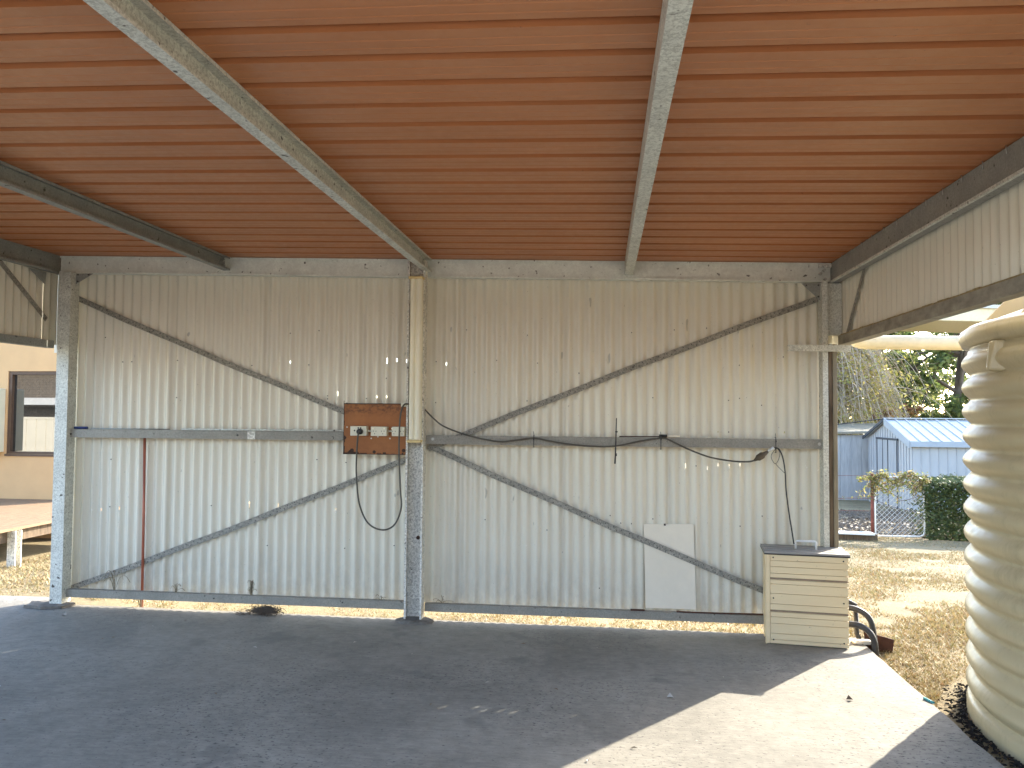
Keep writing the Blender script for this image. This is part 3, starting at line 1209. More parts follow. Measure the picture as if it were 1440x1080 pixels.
def tie(x, z0, z1, label):
    mb = MB()
    mb.box(x - 0.003, x + 0.003, 5.505, 5.535, z1, z1 + 0.003)
    mb.box(x - 0.003, x + 0.003, 5.503, 5.506, z0, z1 + 0.003)
    mb.box(x - 0.003, x + 0.003, 5.503, 5.535, z0 - 0.003, z0)
    mb.box(x - 0.005, x + 0.005, 5.497, 5.503, z1 - 0.03, z1 - 0.018)
    mb.tube([(x, 5.505, z1), (x - 0.003, 5.50, z1 + 0.03)], 0.0015, 5)
    solo('cable_tie', mb, 'cable_black', (x, 5.505, z0), label, 'cable tie', 'cable ties on the right girt')


tie(-0.489, 1.262, 1.344, 'black cable tie on the right girt nearest the centre post')
tie(0.409, 1.258, 1.350, 'black cable tie on the right girt beside the pale tool handle')
tie(1.192, 1.245, 1.346, 'black cable tie on the right girt above the brown connector')
mb = MB().tube([(0.099, 5.515, 1.474), (0.0965, 5.50, 1.40), (0.094, 5.488, 1.30), (0.092, 5.487, 1.22), (0.088, 5.487, 1.152)], [0.0035, 0.004, 0.0045, 0.005, 0.006], 6)
mb.box(0.087, 0.102, 5.483, 5.496, 1.205, 1.225)
mb.box(0.09, 0.107, 5.493, 5.51, 1.372, 1.382)
solo('black_stick', mb, 'cable_black', (0.09, 5.50, 1.15), 'thin upright black stick caught behind the lead on the right girt', 'stick')
tl = thing('hand_tool', (0.36, 5.53, 1.336), 'slim hand tool with pale handle lying on top of the right girt', 'tool')
part('blade', MB().tube([(0.12, 5.55, 1.342), (0.41, 5.55, 1.344)], 0.004, 6), 'dark_rust', tl)
part('sleeve', MB().tube([(0.40, 5.55, 1.349), (0.455, 5.55, 1.349)], 0.011, 8), 'cable_black', tl)
part('handle', MB().tube([(0.455, 5.55, 1.348), (0.545, 5.55, 1.348)], 0.009, 8), 'sheet_white', tl)

# rods lying on the left girt
mb = MB().tube([(-3.20, 5.555, 1.362), (-1.93, 5.55, 1.364), (-1.50, 5.55, 1.364)], 0.0065, 8)
solo('metal_rod', mb, 'galv', (-2.4, 5.555, 1.356), 'long bare metal rod lying on the left girt up to the rusty board', 'rod')
mb = MB().tube([(-3.95, 5.56, 1.361), (-3.30, 5.56, 1.361)], 0.004, 8)
solo('thin_rod', mb, 'galv_dull', (-3.7, 5.56, 1.356), 'short thin rod lying on the left girt next to the blue handle', 'rod')
mb = MB().tube([(-4.09, 5.56, 1.366), (-3.98, 5.56, 1.366)], 0.010, 10)
solo('blue_handle', mb, 'blue_plastic', (-4.03, 5.56, 1.356), 'dark blue handle lying at the left end of the left girt', 'handle')

# red pipe
mb = MB().tube([(-3.525, 5.612, -0.06), (-3.528, 5.612, 0.6), (-3.535, 5.610, 1.30)], 0.0105, 12)
solo('copper_pipe', mb, 'red_pipe', (-3.525, 5.612, -0.05), 'upright reddish copper pipe against the left half of the wall', 'pipe')

# white board between wall and brace
mb = MB()
pts = [(0.309, 0.122), (0.662, 0.122), (0.648, 0.722), (0.296, 0.714)]
ys_ = [5.612, 5.612, 5.628, 5.628]
mb.add([(x, y, z) for (x, z), y in zip(pts, ys_)] + [(x, y + 0.004, z) for (x, z), y in zip(pts, ys_)],
       [(0, 1, 2, 3), (7, 6, 5, 4), (0, 4, 5, 1), (1, 5, 6, 2), (2, 6, 7, 3), (3, 7, 4, 0)])
wb = solo('sheet_panel', mb, 'sheet_white', (0.48, 5.62, 0.12), 'off-white flat panel tucked behind the strap brace, standing on the bottom rail', 'panel')
mb = MB()
mb.box(0.438, 0.452, 5.624, 5.6265, 0.706, 0.7205)
part('top_nick', mb, 'screw_dark', wb)
mb = MB().box(0.20, 0.30, 5.545, 5.565, 0.1145, 0.124)
solo('red_offcut', mb, 'dark_rust', (0.25, 5.555, 0.114), 'small dark red offcut on the bottom rail left of the white panel', 'offcut')
mb = MB().tube(smooth_path([(0.52, 5.55, 0.121), (0.62, 5.55, 0.118), (0.80, 5.55, 0.119), (1.06, 5.56, 0.119), (1.3, 5.56, 0.119)], 4), 0.006, 6)
solo('rusty_bar', mb, 'dark_rust', (0.9, 5.555, 0.113), 'dark rusty bar lying on the bottom rail right of the white panel', 'bar')

# ------------------------------------------------------------------ cream cabinet
cb = thing('storage_cabinet', (1.33, 5.40, 0), 'cream slatted metal cabinet with grey ribbed lid and handle by the right post', 'cabinet')
cab_fl, cab_fr = Vector((1.076, 5.279, 0)), Vector((1.580, 5.222, 0))
ux = (cab_fr - cab_fl).normalized()
uy = Vector((-ux.y, ux.x, 0))
WC, DC, HC = (cab_fr - cab_fl).length, 0.31, 0.583


def cbox(mb, a0, a1, b0, b1, z0, z1):
    P = lambda a, b, z: cab_fl + ux * a + uy * b + Vector((0, 0, z))
    return mb.hexa([P(a0, b0, z0), P(a1, b0, z0), P(a1, b1, z0), P(a0, b1, z0)], [P(a0, b0, z1), P(a1, b0, z1), P(a1, b1, z1), P(a0, b1, z1)])


mb = MB()
cbox(mb, 0.006, WC - 0.006, 0.012, DC, 0.006, HC - 0.004)
part('carcass', mb, 'cabinet_cream', cb)
mb = MB()
cbox(mb, 0, 0.024, 0.0, 0.012, 0.004, HC)
part('corner_strip', mb, 'cabinet_cream', cb, 0.002)
mb = MB()
cbox(mb, -0.004, 0.006, 0.0, 0.03, 0.0, HC)
part('corner_strip', mb, 'cabinet_cream', cb, 0.002)
mb = MB()
cbox(mb, 0.0, 0.006, 0.16, 0.19, 0.0, HC)
part('corner_strip', mb, 'cabinet_cream', cb, 0.002)
# front slats: heights from the photograph, thick shadow gaps after the 3rd and 6th from the top
cuts = [0.004, 0.030, 0.070, 0.135, 0.178, 0.209, 0.222, 0.262, 0.330, 0.392, 0.420, 0.433, 0.462, 0.505, 0.545, HC]
for i in range(len(cuts) - 1):
    z0, z1 = cuts[i], cuts[i + 1]
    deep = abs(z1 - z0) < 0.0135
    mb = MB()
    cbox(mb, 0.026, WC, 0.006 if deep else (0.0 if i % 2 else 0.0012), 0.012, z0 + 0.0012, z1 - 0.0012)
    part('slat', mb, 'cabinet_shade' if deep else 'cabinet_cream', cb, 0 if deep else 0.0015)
for a, z in ((0.045, 0.565), (WC - 0.03, 0.56), (0.045, 0.30), (WC - 0.03, 0.29), (0.045, 0.03), (WC - 0.03, 0.035)):
    p = cab_fl + ux * a + Vector((0, 0, z))
    part('screw', MB().disc(p - uy * 0.0005, -uy, 0.005, 8, 0.003), 'screw_dark', cb)
# lid
mb = MB()
cbox(mb, -0.012, WC + 0.012, -0.006, DC + 0.01, HC, HC + 0.008)
lid = part('lid', mb, 'lid_gap', cb, 0.002)
for k in range(4):
    b0 = -0.006 + k * 0.082
    mb = MB()
    P = lambda a, b, z: cab_fl + ux * a + uy * b + Vector((0, 0, z))
    a0, a1, z0, z1 = -0.012, WC + 0.012, HC + 0.0085, HC + 0.020
    mb.hexa([P(a0, b0, z0), P(a1, b0, z0), P(a1, b0 + 0.070, z0), P(a0, b0 + 0.070, z0)],
            [P(a0, b0 + 0.003, z1), P(a1, b0 + 0.003, z1), P(a1, b0 + 0.066, z1), P(a0, b0 + 0.066, z1)])
    part('lid_rib', mb, 'lid_grey', lid)
hp = [(0.205, 0.15, HC + 0.02), (0.205, 0.15, HC + 0.066), (0.212, 0.15, HC + 0.074), (0.327, 0.15, HC + 0.074), (0.334, 0.15, HC + 0.066), (0.334, 0.15, HC + 0.02)]
part('handle', MB().tube([cab_fl + ux * a + uy * b + Vector((0, 0, z)) for a, b, z in hp], 0.0075, 8), 'paint_white', cb)

# ------------------------------------------------------------------ black tubular bar and rusty plate beside the slab
bb = thing('tubular_bar', (1.76, 5.40, -0.05), 'matt black bent-tube bar lying against the slab edge behind the cabinet', 'bar')
u = [(1.45, 5.46, 0.222), (1.60, 5.40, 0.226), (1.665, 5.375, 0.224), (1.72, 5.35, 0.20), (1.752, 5.33, 0.15), (1.765, 5.32, 0.06), (1.768, 5.32, -0.05)]
part('tube', MB().tube(smooth_path(u, 6), 0.019, 12), 'bar_black', bb)
l = [(1.45, 5.40, 0.130), (1.60, 5.33, 0.136), (1.672, 5.30, 0.132), (1.722, 5.275, 0.10), (1.750, 5.265, 0.04), (1.757, 5.26, -0.06)]
part('tube', MB().tube(smooth_path(l, 6), 0.020, 12), 'bar_black', bb)
part('tube', MB().tube([(1.685, 5.43, 0.23), (1.69, 5.42, 0.05), (1.735, 5.42, -0.06)], 0.016, 10), 'bar_black', bb)
part('tube', MB().tube([(1.52, 5.52, 0.31), (1.69, 5.42, 0.232)], 0.016, 10), 'bar_black', bb)
mb = MB()
a = [(1.745, 5.41, -0.06), (1.885, 5.345, -0.07), (1.905, 5.36, 0.035), (1.735, 5.43, 0.065)]
mb.add(a + [(x + 0.002, y + 0.006, z) for x, y, z in a], [(0, 1, 2, 3), (7, 6, 5, 4), (0, 4, 5, 1), (1, 5, 6, 2), (2, 6, 7, 3), (3, 7, 4, 0)])
solo('rusty_plate', mb, 'dark_rust', (1.82, 5.38, -0.06), 'small rust-brown plate standing in the grass beside the black bar', 'plate')
mb = MB()
for k in range(5):
    c = Vector((1.645 + 0.02 * k * random.random(), 5.33 + 0.03 * random.random(), 0.012))
    mb.box(c.x, c.x + 0.05, c.y, c.y + 0.05, 0.001, 0.012 + 0.02 * random.random())
solo('rubble_lump', mb, 'sheet_white', (1.66, 5.35, 0), 'pale broken rubble lump on the slab corner by the cabinet', 'rubble', bevel=0.004)

# ------------------------------------------------------------------ rain water tank
TC = (3.03, 3.93, -0.05)
tk = thing('water_tank', TC, 'large beige ribbed plastic rain tank at the right edge', 'water tank')
prof = [(1.20, 0.0), (1.20, 0.075), (1.19, 0.10)]
nr, pitch_t = 14, 0.1275
z0 = 0.11
for k in range(nr):
    for j in range(9):
        t = j / 9
        r = 1.160 + 0.042 * (math.sin(math.pi * t) ** 1.15)
        prof.append((r, z0 + (k + t) * pitch_t))
zt = z0 + nr * pitch_t
prof += [(1.172, zt), (1.160, zt + 0.012), (1.165, zt + 0.02)]
part('tank_wall', MB().lathe(prof, TC, 160), 'tank_plastic', tk)
rim = [(1.165, zt + 0.018), (1.198, zt + 0.028), (1.212, zt + 0.06), (1.205, zt + 0.10), (1.17, zt + 0.125), (1.13, zt + 0.132)]
part('rim', MB().lathe(rim, TC, 160), 'tank_plastic', tk)
roof = [(1.13, zt + 0.132), (0.95, zt + 0.2), (0.5, zt + 0.34), (0.26, zt + 0.39), (0.001, zt + 0.40)]
dome = part('dome', MB().lathe(roof, TC, 96), 'tank_plastic', tk)
for k in range(10):
    t = 2 * math.pi * (k + 0.35) / 10
    c, s = math.cos(t), math.sin(t)
    w_ = 0.13
    def pp(r, side, z):
        return (TC[0] + r * c - side * s, TC[1] + r * s + side * c, TC[2] + z)
    mb = MB()
    mb.hexa([pp(1.12, -w_, zt + 0.125), pp(1.12, w_, zt + 0.125), pp(0.45, w_ * 0.6, zt + 0.33), pp(0.45, -w_ * 0.6, zt + 0.33)],
            [pp(0.98, -w_ * 0.8, zt + 0.285), pp(0.98, w_ * 0.8, zt + 0.285), pp(0.5, w_ * 0.45, zt + 0.40), pp(0.5, -w_ * 0.45, zt + 0.40)])
    part('dome_rib', mb, 'tank_plastic', dome, 0.012)
# moulded lifting lug under the rim, facing the shed
t = math.pi + 0.05
c, s = math.cos(t), math.sin(t)
mb = MB()
def pq(r, side, z):
    return (TC[0] + r * c - side * s, TC[1] + r * s + side * c, TC[2] + z)
mb.hexa([pq(1.165, -0.05, zt - 0.13), pq(1.225, -0.012, zt - 0.12), pq(1.225, 0.012, zt - 0.12), pq(1.165, 0.05, zt - 0.13)],
        [pq(1.155, -0.05, zt + 0.02), pq(1.20, -0.03, zt + 0.018), pq(1.20, 0.03, zt + 0.018), pq(1.155, 0.05, zt + 0.02)])
part('lifting_lug', mb, 'tank_plastic', tk, 0.01)
# mulch round the foot
mb = MB()
random.seed(8)
for _ in range(1400):
    t = random.uniform(math.pi * 0.62, math.pi * 1.45)
    r = 1.2 + abs(random.gauss(0, 0.05))
    x, y = TC[0] + r * math.cos(t), TC[1] + r * math.sin(t)
    if x < 1.73 or y > 4.75:
        continue
    s_ = random.uniform(0.006, 0.016)
    a = random.uniform(0, 6.28)
    z = -0.045 + random.uniform(0, 0.012)
    mb.add([(x - s_ * math.cos(a), y - s_ * math.sin(a), z), (x + s_ * 0.4, y - s_ * 0.4, z + s_ * 0.8), (x + s_ * math.cos(a), y + s_ * math.sin(a), z), (x - s_ * .3, y + s_ * .5, z + s_ * .5)], [(0, 1, 2), (0, 2, 3), (0, 3, 1)])
o = part('dark_mulch', mb, 'mulch')
tag(o, 'dark leaf mulch in the gap between slab and tank foot', 'mulch', kind='stuff')

# inlet pipe and awning edge behind the tank
pi_ = thing('inlet_pipe', (1.9, 5.76, 1.95), 'thick cream pipe running from the shed eave to the tank rim', 'pipe')
pts = [(1.80, 5.76, 2.37), (1.80, 5.76, 2.16), (1.802, 5.76, 2.08), (1.84, 5.76, 2.035), (2.05, 5.76, 2.028), (2.5, 5.76, 2.022), (2.84, 5.75, 2.02), (2.93, 5.68, 2.02), (2.95, 5.5, 2.02), (2.955, 5.05, 2.02)]
part('pipe', MB().tube(smooth_path(pts, 4), 0.051, 16), 'pipe_cream', pi_)
part('collar', MB().tube([(1.80, 5.76, 2.17), (1.80, 5.76, 2.21)], 0.055, 16), 'pipe_cream', pi_)
mb = MB()
mb.sweep([(0, 0, 0), (0.11, 0, 0), (0.11, 0, 0.09), (0.10, 0, 0.09), (0.10, 0, 0.01), (0.01, 0, 0.01), (0.01, 0, 0.10), (0, 0, 0.10)], (1.745, YF, 2.36), (1.745, 5.86, 2.36), closed=True)
part('eave_gutter', mb, 'pipe_cream', shed)
aw = thing('neighbour_carport', (12.0, 25.5, gz(12, 25.5)), 'cream flat-roofed carport with pale grey capping seen between lintel and tank top', 'carport')
mb = MB()
mb.hexa([(9.0, 24.0, 4.38), (16.5, 24.0, 4.12), (16.5, 27.0, 4.12), (9.0, 27.0, 4.38)], [(9.0, 24.0, 4.82), (16.5, 24.0, 4.56), (16.5, 27.0, 4.56), (9.0, 27.0, 4.82)])
part('fascia', mb, 'pipe_cream', aw, 0.02)
mb = MB()
mb.hexa([(11.0, 23.9, 4.70), (16.7, 23.9, 4.555), (16.7, 27.1, 4.57), (11.0, 27.1, 4.765)], [(11.0, 23.9, 4.80), (16.7, 23.9, 4.635), (16.7, 27.1, 4.65), (11.0, 27.1, 4.845)])
part('capping', mb, 'cap_grey', aw, 0.01)
for x_, y_ in ((16.0, 24.3), (16.0, 26.6), (12.6, 26.6)):
    part('post', MB().box(x_, x_ + 0.12, y_, y_ + 0.12, -0.9, 4.25 if x_ > 15 else 4.28), 'pipe_cream', aw)

# ------------------------------------------------------------------ litter, weeds, nest
mb = MB()  # dry leaves, plus pale chips standing in for spots of sunlight
random.seed(31)
for _ in range(46):
    x, y = random.uniform(-4.0, 1.4), random.uniform(2.9, 5.45)
    s_ = random.uniform(0.005, 0.02)
    a = random.uniform(0, 6.28)
    c_, n_ = math.cos(a), math.sin(a)
    z = 0.004
    mb.add([(x - s_ * c_, y - s_ * n_, z), (x + s_ * 0.4 * n_, y - s_ * 0.4 * c_, z + 0.004), (x + s_ * c_, y + s_ * n_, z + 0.002), (x - s_ * .4 * n_, y + s_ * .4 * c_, z + 0.005)], [(0, 1, 2, 3)])
for (x, y, s_) in ((1.30, 4.30, 0.018), (0.36, 4.2, 0.02), (-3.9, 5.25, 0.02)):
    mb.add([(x - s_, y, 0.003), (x, y - s_, 0.015), (x + s_, y, 0.004), (x, y + s_, 0.022)], [(0, 1, 2), (0, 2, 3)])
o = part('litter_sun_flecks', mb, 'litter')
tag(o, 'small dry leaves scattered on the concrete floor, with pale chips standing in for sun spots', 'litter', kind='stuff')
mb = MB().tube([(1.70, 4.37, 0.006), (1.725, 4.31, 0.004)], 0.007, 6)
solo('teal_scrap', mb, 'teal_plastic', (1.71, 4.34, 0), 'tiny teal plastic scrap at the slab edge near the tank', 'scrap')


def tuft(x, y, z, n, h, spread, name, label, cat, mat='dead_grass', group=None, r=0.0018):
    mb = MB()
    rnd = random.Random(int(x * 1000) + 77)
    for _ in range(n):
        a = rnd.uniform(0, 6.28)
        l = h * rnd.uniform(0.4, 1.1)
        dx = math.cos(a) * spread * rnd.uniform(0.2, 1)
        dy = -abs(math.sin(a)) * 0.03
        pts = [(x + rnd.uniform(-.012, .012), y, z), (x + dx * 0.35, y + dy * 0.5, z + l * 0.7), (x + dx * 0.8, y + dy, z + l * rnd.uniform(0.8, 1.0)), (x + dx * 1.15, y + dy * 1.2, z + l * rnd.uniform(0.45, 0.95))]
        mb.tube(smooth_path(pts, 3), r, 4, False, False)
    solo(name, mb, mat, (x, y, z), label, cat, group)


G = 'dry weeds growing up behind the bottom rail'
tuft(-3.72, 5.565, 0.115, 9, 0.17, 0.20, 'dry_weed', 'sprawling dry weed on the rail left of the copper pipe', 'weed', group=G)
tuft(-3.22, 5.565, 0.115, 7, 0.10, 0.11, 'dry_weed', 'small bent dry weed on the rail right of the copper pipe', 'weed', group=G)
tuft(-2.62, 5.565, 0.115, 16, 0.13, 0.045, 'dry_weed', 'tight dark dry weed on the rail above the nest clump', 'weed', group=G)
tuft(-1.62, 5.565, 0.118, 5, 0.05, 0.05, 'dry_weed', 'tiny dry weed on the rail just left of the centre post', 'weed', group=G)
tuft(-1.16, 5.565, 0.11, 7, 0.07, 0.11, 'dry_weed', 'wiry dry weed on the rail just right of the centre post', 'weed', group=G)
tuft(-3.52, 5.60, -0.05, 6, 0.16, 0.12, 'dry_weed', 'thin dry weed below the rail around the copper pipe foot', 'weed', group=G)
mb = MB()
rnd = random.Random(4)
for _ in range(520):
    a = rnd.uniform(0, 6.28)
    c = Vector((-2.48 + rnd.gauss(0, 0.048), 5.50 + rnd.gauss(0, 0.022), 0.008 + abs(rnd.gauss(0, 0.02))))
    d = Vector((math.cos(a) * rnd.uniform(0.03, 0.09), math.sin(a) * 0.03, rnd.uniform(-0.01, 0.025)))
    mb.tube([c - d * .5, c + Vector((0, 0, 0.012)), c + d * .5], 0.0018, 4, False, False)
for _ in range(25):
    c = Vector((-2.66 + rnd.gauss(0, 0.04), 5.49 + rnd.gauss(0, 0.02), 0.006))
    a = rnd.uniform(0, 6.28)
    d = Vector((math.cos(a) * 0.05, math.sin(a) * 0.03, 0.008))
    mb.tube([c - d * .5, c + d * .5], 0.0016, 4, False, False)
solo('nest_clump', mb, 'bark', (-2.50, 5.50, 0), 'dark clump of dead roots under the bottom rail of the left bay', 'debris')

# ------------------------------------------------------------------ left: house, deck
hs = thing('rendered_house', (-8.6, 9.6, -0.2), 'tan rendered house wall with a window seen through the left opening', 'house')
HX0, HX1, HY0, HY1 = -14.0, -6.88, 9.6, 16.0
WX0, WX1, WZ0, WZ1 = -8.06, -7.02, 0.905, 2.03
for (a, b_, c, d) in ((HX0, WX0, -0.3, 3.0), (WX1, HX1, -0.3, 3.0), (WX0, WX1, -0.3, WZ0), (WX0, WX1, WZ1, 3.0)):
    part('wall', MB().box(a, b_, HY0, HY0 + 0.2, c, d), 'house_render', hs)
part('wall', MB().box(HX1 - 0.2, HX1, HY0 + 0.2005, HY1, -0.3, 3.0), 'house_render', hs)
part('wall', MB().box(HX0, HX1 - 0.2005, HY1 - 0.2, HY1, -0.3, 3.0), 'house_render', hs)
part('wall', MB().box(HX0, HX0 + 0.2, HY0 + 0.2005, HY1 - 0.2005, -0.3, 3.0), 'house_render', hs)
mb = MB()
mb.hexa([(HX0 - .3, HY0 - .1, 3.0), (HX1 + .05, HY0 - .1, 3.0), (HX1 + .05, HY1 + .3, 3.0), (HX0 - .3, HY1 + .3, 3.0)],
        [(HX0 + 2, 12.7, 3.9), (HX1 - 2, 12.7, 3.9), (HX1 - 2, 12.9, 3.9), (HX0 + 2, 12.9, 3.9)])
part('roof', mb, 'roof_dark', hs)
wd = MB()
for a, b_, c, d in ((WX0, WX0 + 0.05, WZ0, WZ1), (WX1 - 0.05, WX1, WZ0, WZ1), (WX0 + .05, WX1 - .05, WZ0, WZ0 + 0.03), (WX0 + .05, WX1 - .05, WZ1 - 0.045, WZ1)):
    wd.box(a, b_, HY0 + 0.015, HY0 + 0.09, c, d)
win = part('window', wd, 'window_frame', hs)
part('pane', MB().box(WX0 + 0.05, WX1 - 0.05, HY0 + 0.06, HY0 + 0.066, WZ0 + 0.03, WZ1 - 0.045), 'window_glass', win)
part('sill', MB().box(WX0 - 0.01, WX1 + 0.01, HY0 - 0.015, HY0 + 0.014, WZ0 - 0.03, WZ0 - 0.0005), 'window_frame', win)
mb = MB().box(-8.75, -8.085, 9.38, 9.5995, 0.93, 1.79)
bx_ = solo('meter_box', mb, 'box_cream', (-8.4, 9.5, 0.93), 'cream box fixed to the house wall left of the window', 'box', bevel=0.01)
part('door_seam', MB().box(-8.70, -8.13, 9.376, 9.3795, 1.0, 1.72), 'box_cream', bx_)

dk = thing('timber_deck', (-8, 8.3, -0.1), 'low brown timber deck in front of the tan house wall', 'deck')
for i in range(52):
    x0 = -6.045 - i * 0.097
    mb = MB().box(x0, x0 + 0.086, 6.98 + random.uniform(-.008, .008), 9.59, 0.272, 0.30)
    part('deck_board', mb, 'deck_wood', dk)
part('joist', MB().box(-11.0, -6.02, 7.02, 7.07, 0.15, 0.271), 'timber_weathered', dk)
part('joist', MB().box(-6.06, -6.02, 7.0705, 9.5, 0.15, 0.271), 'timber_weathered', dk)
for x_, y_ in ((-5.955, 7.22), (-8.5, 7.10), (-5.955, 9.2)):
    mb = MB()
    mb.sweep(c_profile(0.09, 0.09, 0.012, 0.004, (1, 0, 0), (0, 1, 0)), (x_ - 0.06, y_, -0.2), (x_ - 0.06, y_, 0.271), closed=True)
    part('deck_post', mb, 'galv_flaky', dk)

# what the house window reflects: a brick wall and a pale fence further back
bh = thing('brick_building', (-4, -10.5, -0.05), 'brick building mirrored in the house window, lengthened unseen to shape the bounce light', 'building')
part('wall', MB().box(-26, 16, -16, -10.01, -0.1, 3.3), 'mortar', bh)  # unseen length beyond the mirrored stretch added to shape bounce light
part('roof', MB().hexa([(-26.5, -16.5, 3.3), (16.5, -16.5, 3.3), (16.5, -9.7, 3.3), (-26.5, -9.7, 3.3)], [(-24, -13.3, 4.7), (14, -13.3, 4.7), (14, -12.9, 4.7), (-24, -12.9, 4.7)]), 'cap_grey', bh)
bme = MB().box(0, 0.285, 0, 0.03, 0, 0.084).mesh('brick', 'brick_pale')
part('eave_band', MB().box(-24, -12, -9.98, -9.2, 1.72, 2.0), 'cap_grey', bh)
part('shade_strip', MB().box(-24, -12, -9.5, -9.45, 1.64, 1.719), 'brick_tan', bh)
stack = MB()
for r_ in range(33):
    for c_ in range(138):
        x = -25.9 + c_ * 0.303 + (0.15 if r_ % 2 else 0)
        z = -0.04 + r_ * 0.1
        if 19 <= r_ < 33 and 14 <= c_ < 35:
            o = bpy.data.objects.new('brick', bme)
            o.location = Vector((x, -10.01, z)) - Vector(bh.location)
            col.objects.link(o)
            o.parent = bh
        else:
            stack.box(x, x + 0.290, -10.01, -9.99, z, z + 0.090)
o = part('bricks', stack, 'brick_tan', bh)
o['kind'] = 'stuff'
fe = thing('panel_fence', (-15, -0.6, -0.05), 'pale cream metal panel fence mirrored in the house window', 'fence')
for k in range(34):
    mb = MB()
    x = -20 + k * 0.3
    mb.box(x, x + 0.27, -0.62, -0.60, -0.05, 1.25)
    mb.box(x + 0.272, x + 0.298, -0.645, -0.62, -0.05, 1.25)
    part('fence_panel', mb, 'fence_cream', fe)
part('fence_rail', MB().box(-20, -9.8, -0.66, -0.59, 1.2505, 1.31), 'fence_cream', fe)

# ------------------------------------------------------------------ right background: sheds
gs = thing('garden_shed', (8.8, 20.3, -0.76), 'pale blue-grey garden shed with gabled ribbed roof behind the gate', 'shed')
SX0, SX1, SY0, SY1 = 7.14, 10.6, 18.8, 21.75
ZB, ZE, ZR = -0.80, 0.93, 1.40
# side wall facing the viewer: vertical pans
k = 0
x = SX0
while x < SX1 - 0.01:
    w_ = 0.195
    mb = MB()
    mb.box(x + 0.004, x + w_ - 0.014, SY0, SY0 + 0.02, ZB, ZE)
    mb.box(x + w_ - 0.014, x + w_ + 0.004, SY0 - 0.014, SY0 + 0.02, ZB, ZE)
    part('wall_panel', mb, 'shed_blue', gs)
    x += w_
# gable wall facing left: narrow ribs
YM = (SY0 + SY1) / 2


def ztop(y):
    return ZE + (ZR - ZE) * (1 - abs(y - YM) / (YM - SY0))


y = SY0 + 0.02
k = 0
while y < SY1 - 0.02:
    w_ = 0.085
    y2 = min(y + w_, SY1)
    mb = MB()
    dp = 0.0 if k % 2 else 0.016
    a, b_ = y, y2
    mb.hexa([(SX0 - dp, a, ZB), (SX0 + 0.02, a, ZB), (SX0 + 0.02, b_, ZB), (SX0 - dp, b_, ZB)],
            [(SX0 - dp, a, ztop(a)), (SX0 + 0.02, a, ztop(a)), (SX0 + 0.02, b_, ztop(b_)), (SX0 - dp, b_, ztop(b_))])
    part('wall_panel', mb, 'shed_blue', gs)
    y = y2
    k += 1
part('wall_core', MB().box(SX0 + 0.021, SX1, SY0 + 0.021, SY1, ZB, ZE), 'shed_blue', gs)
# double door on the gable
dr = part('door', MB().box(SX0 - 0.030, SX0 - 0.018, YM - 0.62, YM + 0.75, ZB + 0.05, ZE - 0.02), 'shed_blue', gs)
for yy in (YM - 0.62, YM - 0.02, YM + 0.33, YM + 0.735):
    part('door_edge', MB().box(SX0 - 0.046, SX0 - 0.0305, yy, yy + 0.03, ZB + 0.05, ZE - 0.02), 'shed_dark', dr)
part('door_track', MB().box(SX0 - 0.05, SX0 - 0.0305, YM - 0.66, YM + 0.8, ZE - 0.0195, ZE + 0.03), 'shed_dark', dr)
for k in range(14):
    yy = YM - 0.56 + k * 0.095
    part('door_rib', MB().box(SX0 - 0.040, SX0 - 0.0305, yy, yy + 0.035, ZB + 0.06, ZE - 0.03), 'shed_blue', dr)
# roof: two slopes of ribbed panels
for sgn in (-1, 1):
    ye = SY0 - 0.12 if sgn < 0 else SY1 + 0.12
    ze = ZE - 0.02
    x = SX0 - 0.10
    while x < SX1 + 0.1:
        mb = MB()
        for (xa, xb, t) in ((x, x + 0.212, 0.012), (x + 0.212, x + 0.24, 0.04)):
            c4 = [(xa, ye, ze), (xb, ye, ze), (xb, YM, ZR + 0.02), (xa, YM, ZR + 0.02)]
            if sgn > 0:
                c4 = [(xa, YM, ZR + 0.02), (xb, YM, ZR + 0.02), (xb, ye, ze), (xa, ye, ze)]
            mb.hexa(c4, [(p[0], p[1], p[2] + t) for p in c4])
        part('roof_panel', mb, 'shed_roof', gs)
        x += 0.24
part('ridge_cap', MB().box(SX0 - 0.11, SX1 + 0.1, YM - 0.09, YM + 0.09, ZR + 0.045, ZR + 0.065), 'shed_roof', gs)
part('eave_trim', MB().box(SX0 - 0.1, SX1 + 0.1, SY0 - 0.135, SY0 - 0.115, ZE - 0.13, ZE + 0.0), 'shed_trim', gs)
mb = MB()
for (ya, za, yb, zb) in ((SY0 - 0.12, ZE - 0.03, YM, ZR + 0.015),):
    mb.hexa([(SX0 - 0.13, ya, za - 0.13), (SX0 - 0.105, ya, za - 0.13), (SX0 - 0.105, yb, zb - 0.13), (SX0 - 0.13, yb, zb - 0.13)],
            [(SX0 - 0.13, ya, za + 0.05), (SX0 - 0.105, ya, za + 0.05), (SX0 - 0.105, yb, zb + 0.05), (SX0 - 0.13, yb, zb + 0.05)])
part('barge_board', mb, 'shed_trim', gs)
mb = MB()
ya, za, yb, zb = YM, ZR + 0.015, SY1 + 0.12, ZE - 0.03
mb.hexa([(SX0 - 0.13, ya, za - 0.02), (SX0 - 0.105, ya, za - 0.02), (SX0 - 0.105, yb, zb - 0.02), (SX0 - 0.13, yb, zb - 0.02)],
        [(SX0 - 0.13, ya, za + 0.05), (SX0 - 0.105, ya, za + 0.05), (SX0 - 0.105, yb, zb + 0.05), (SX0 - 0.13, yb, zb + 0.05)])
part('barge_board', mb, 'shed_dark', gs)

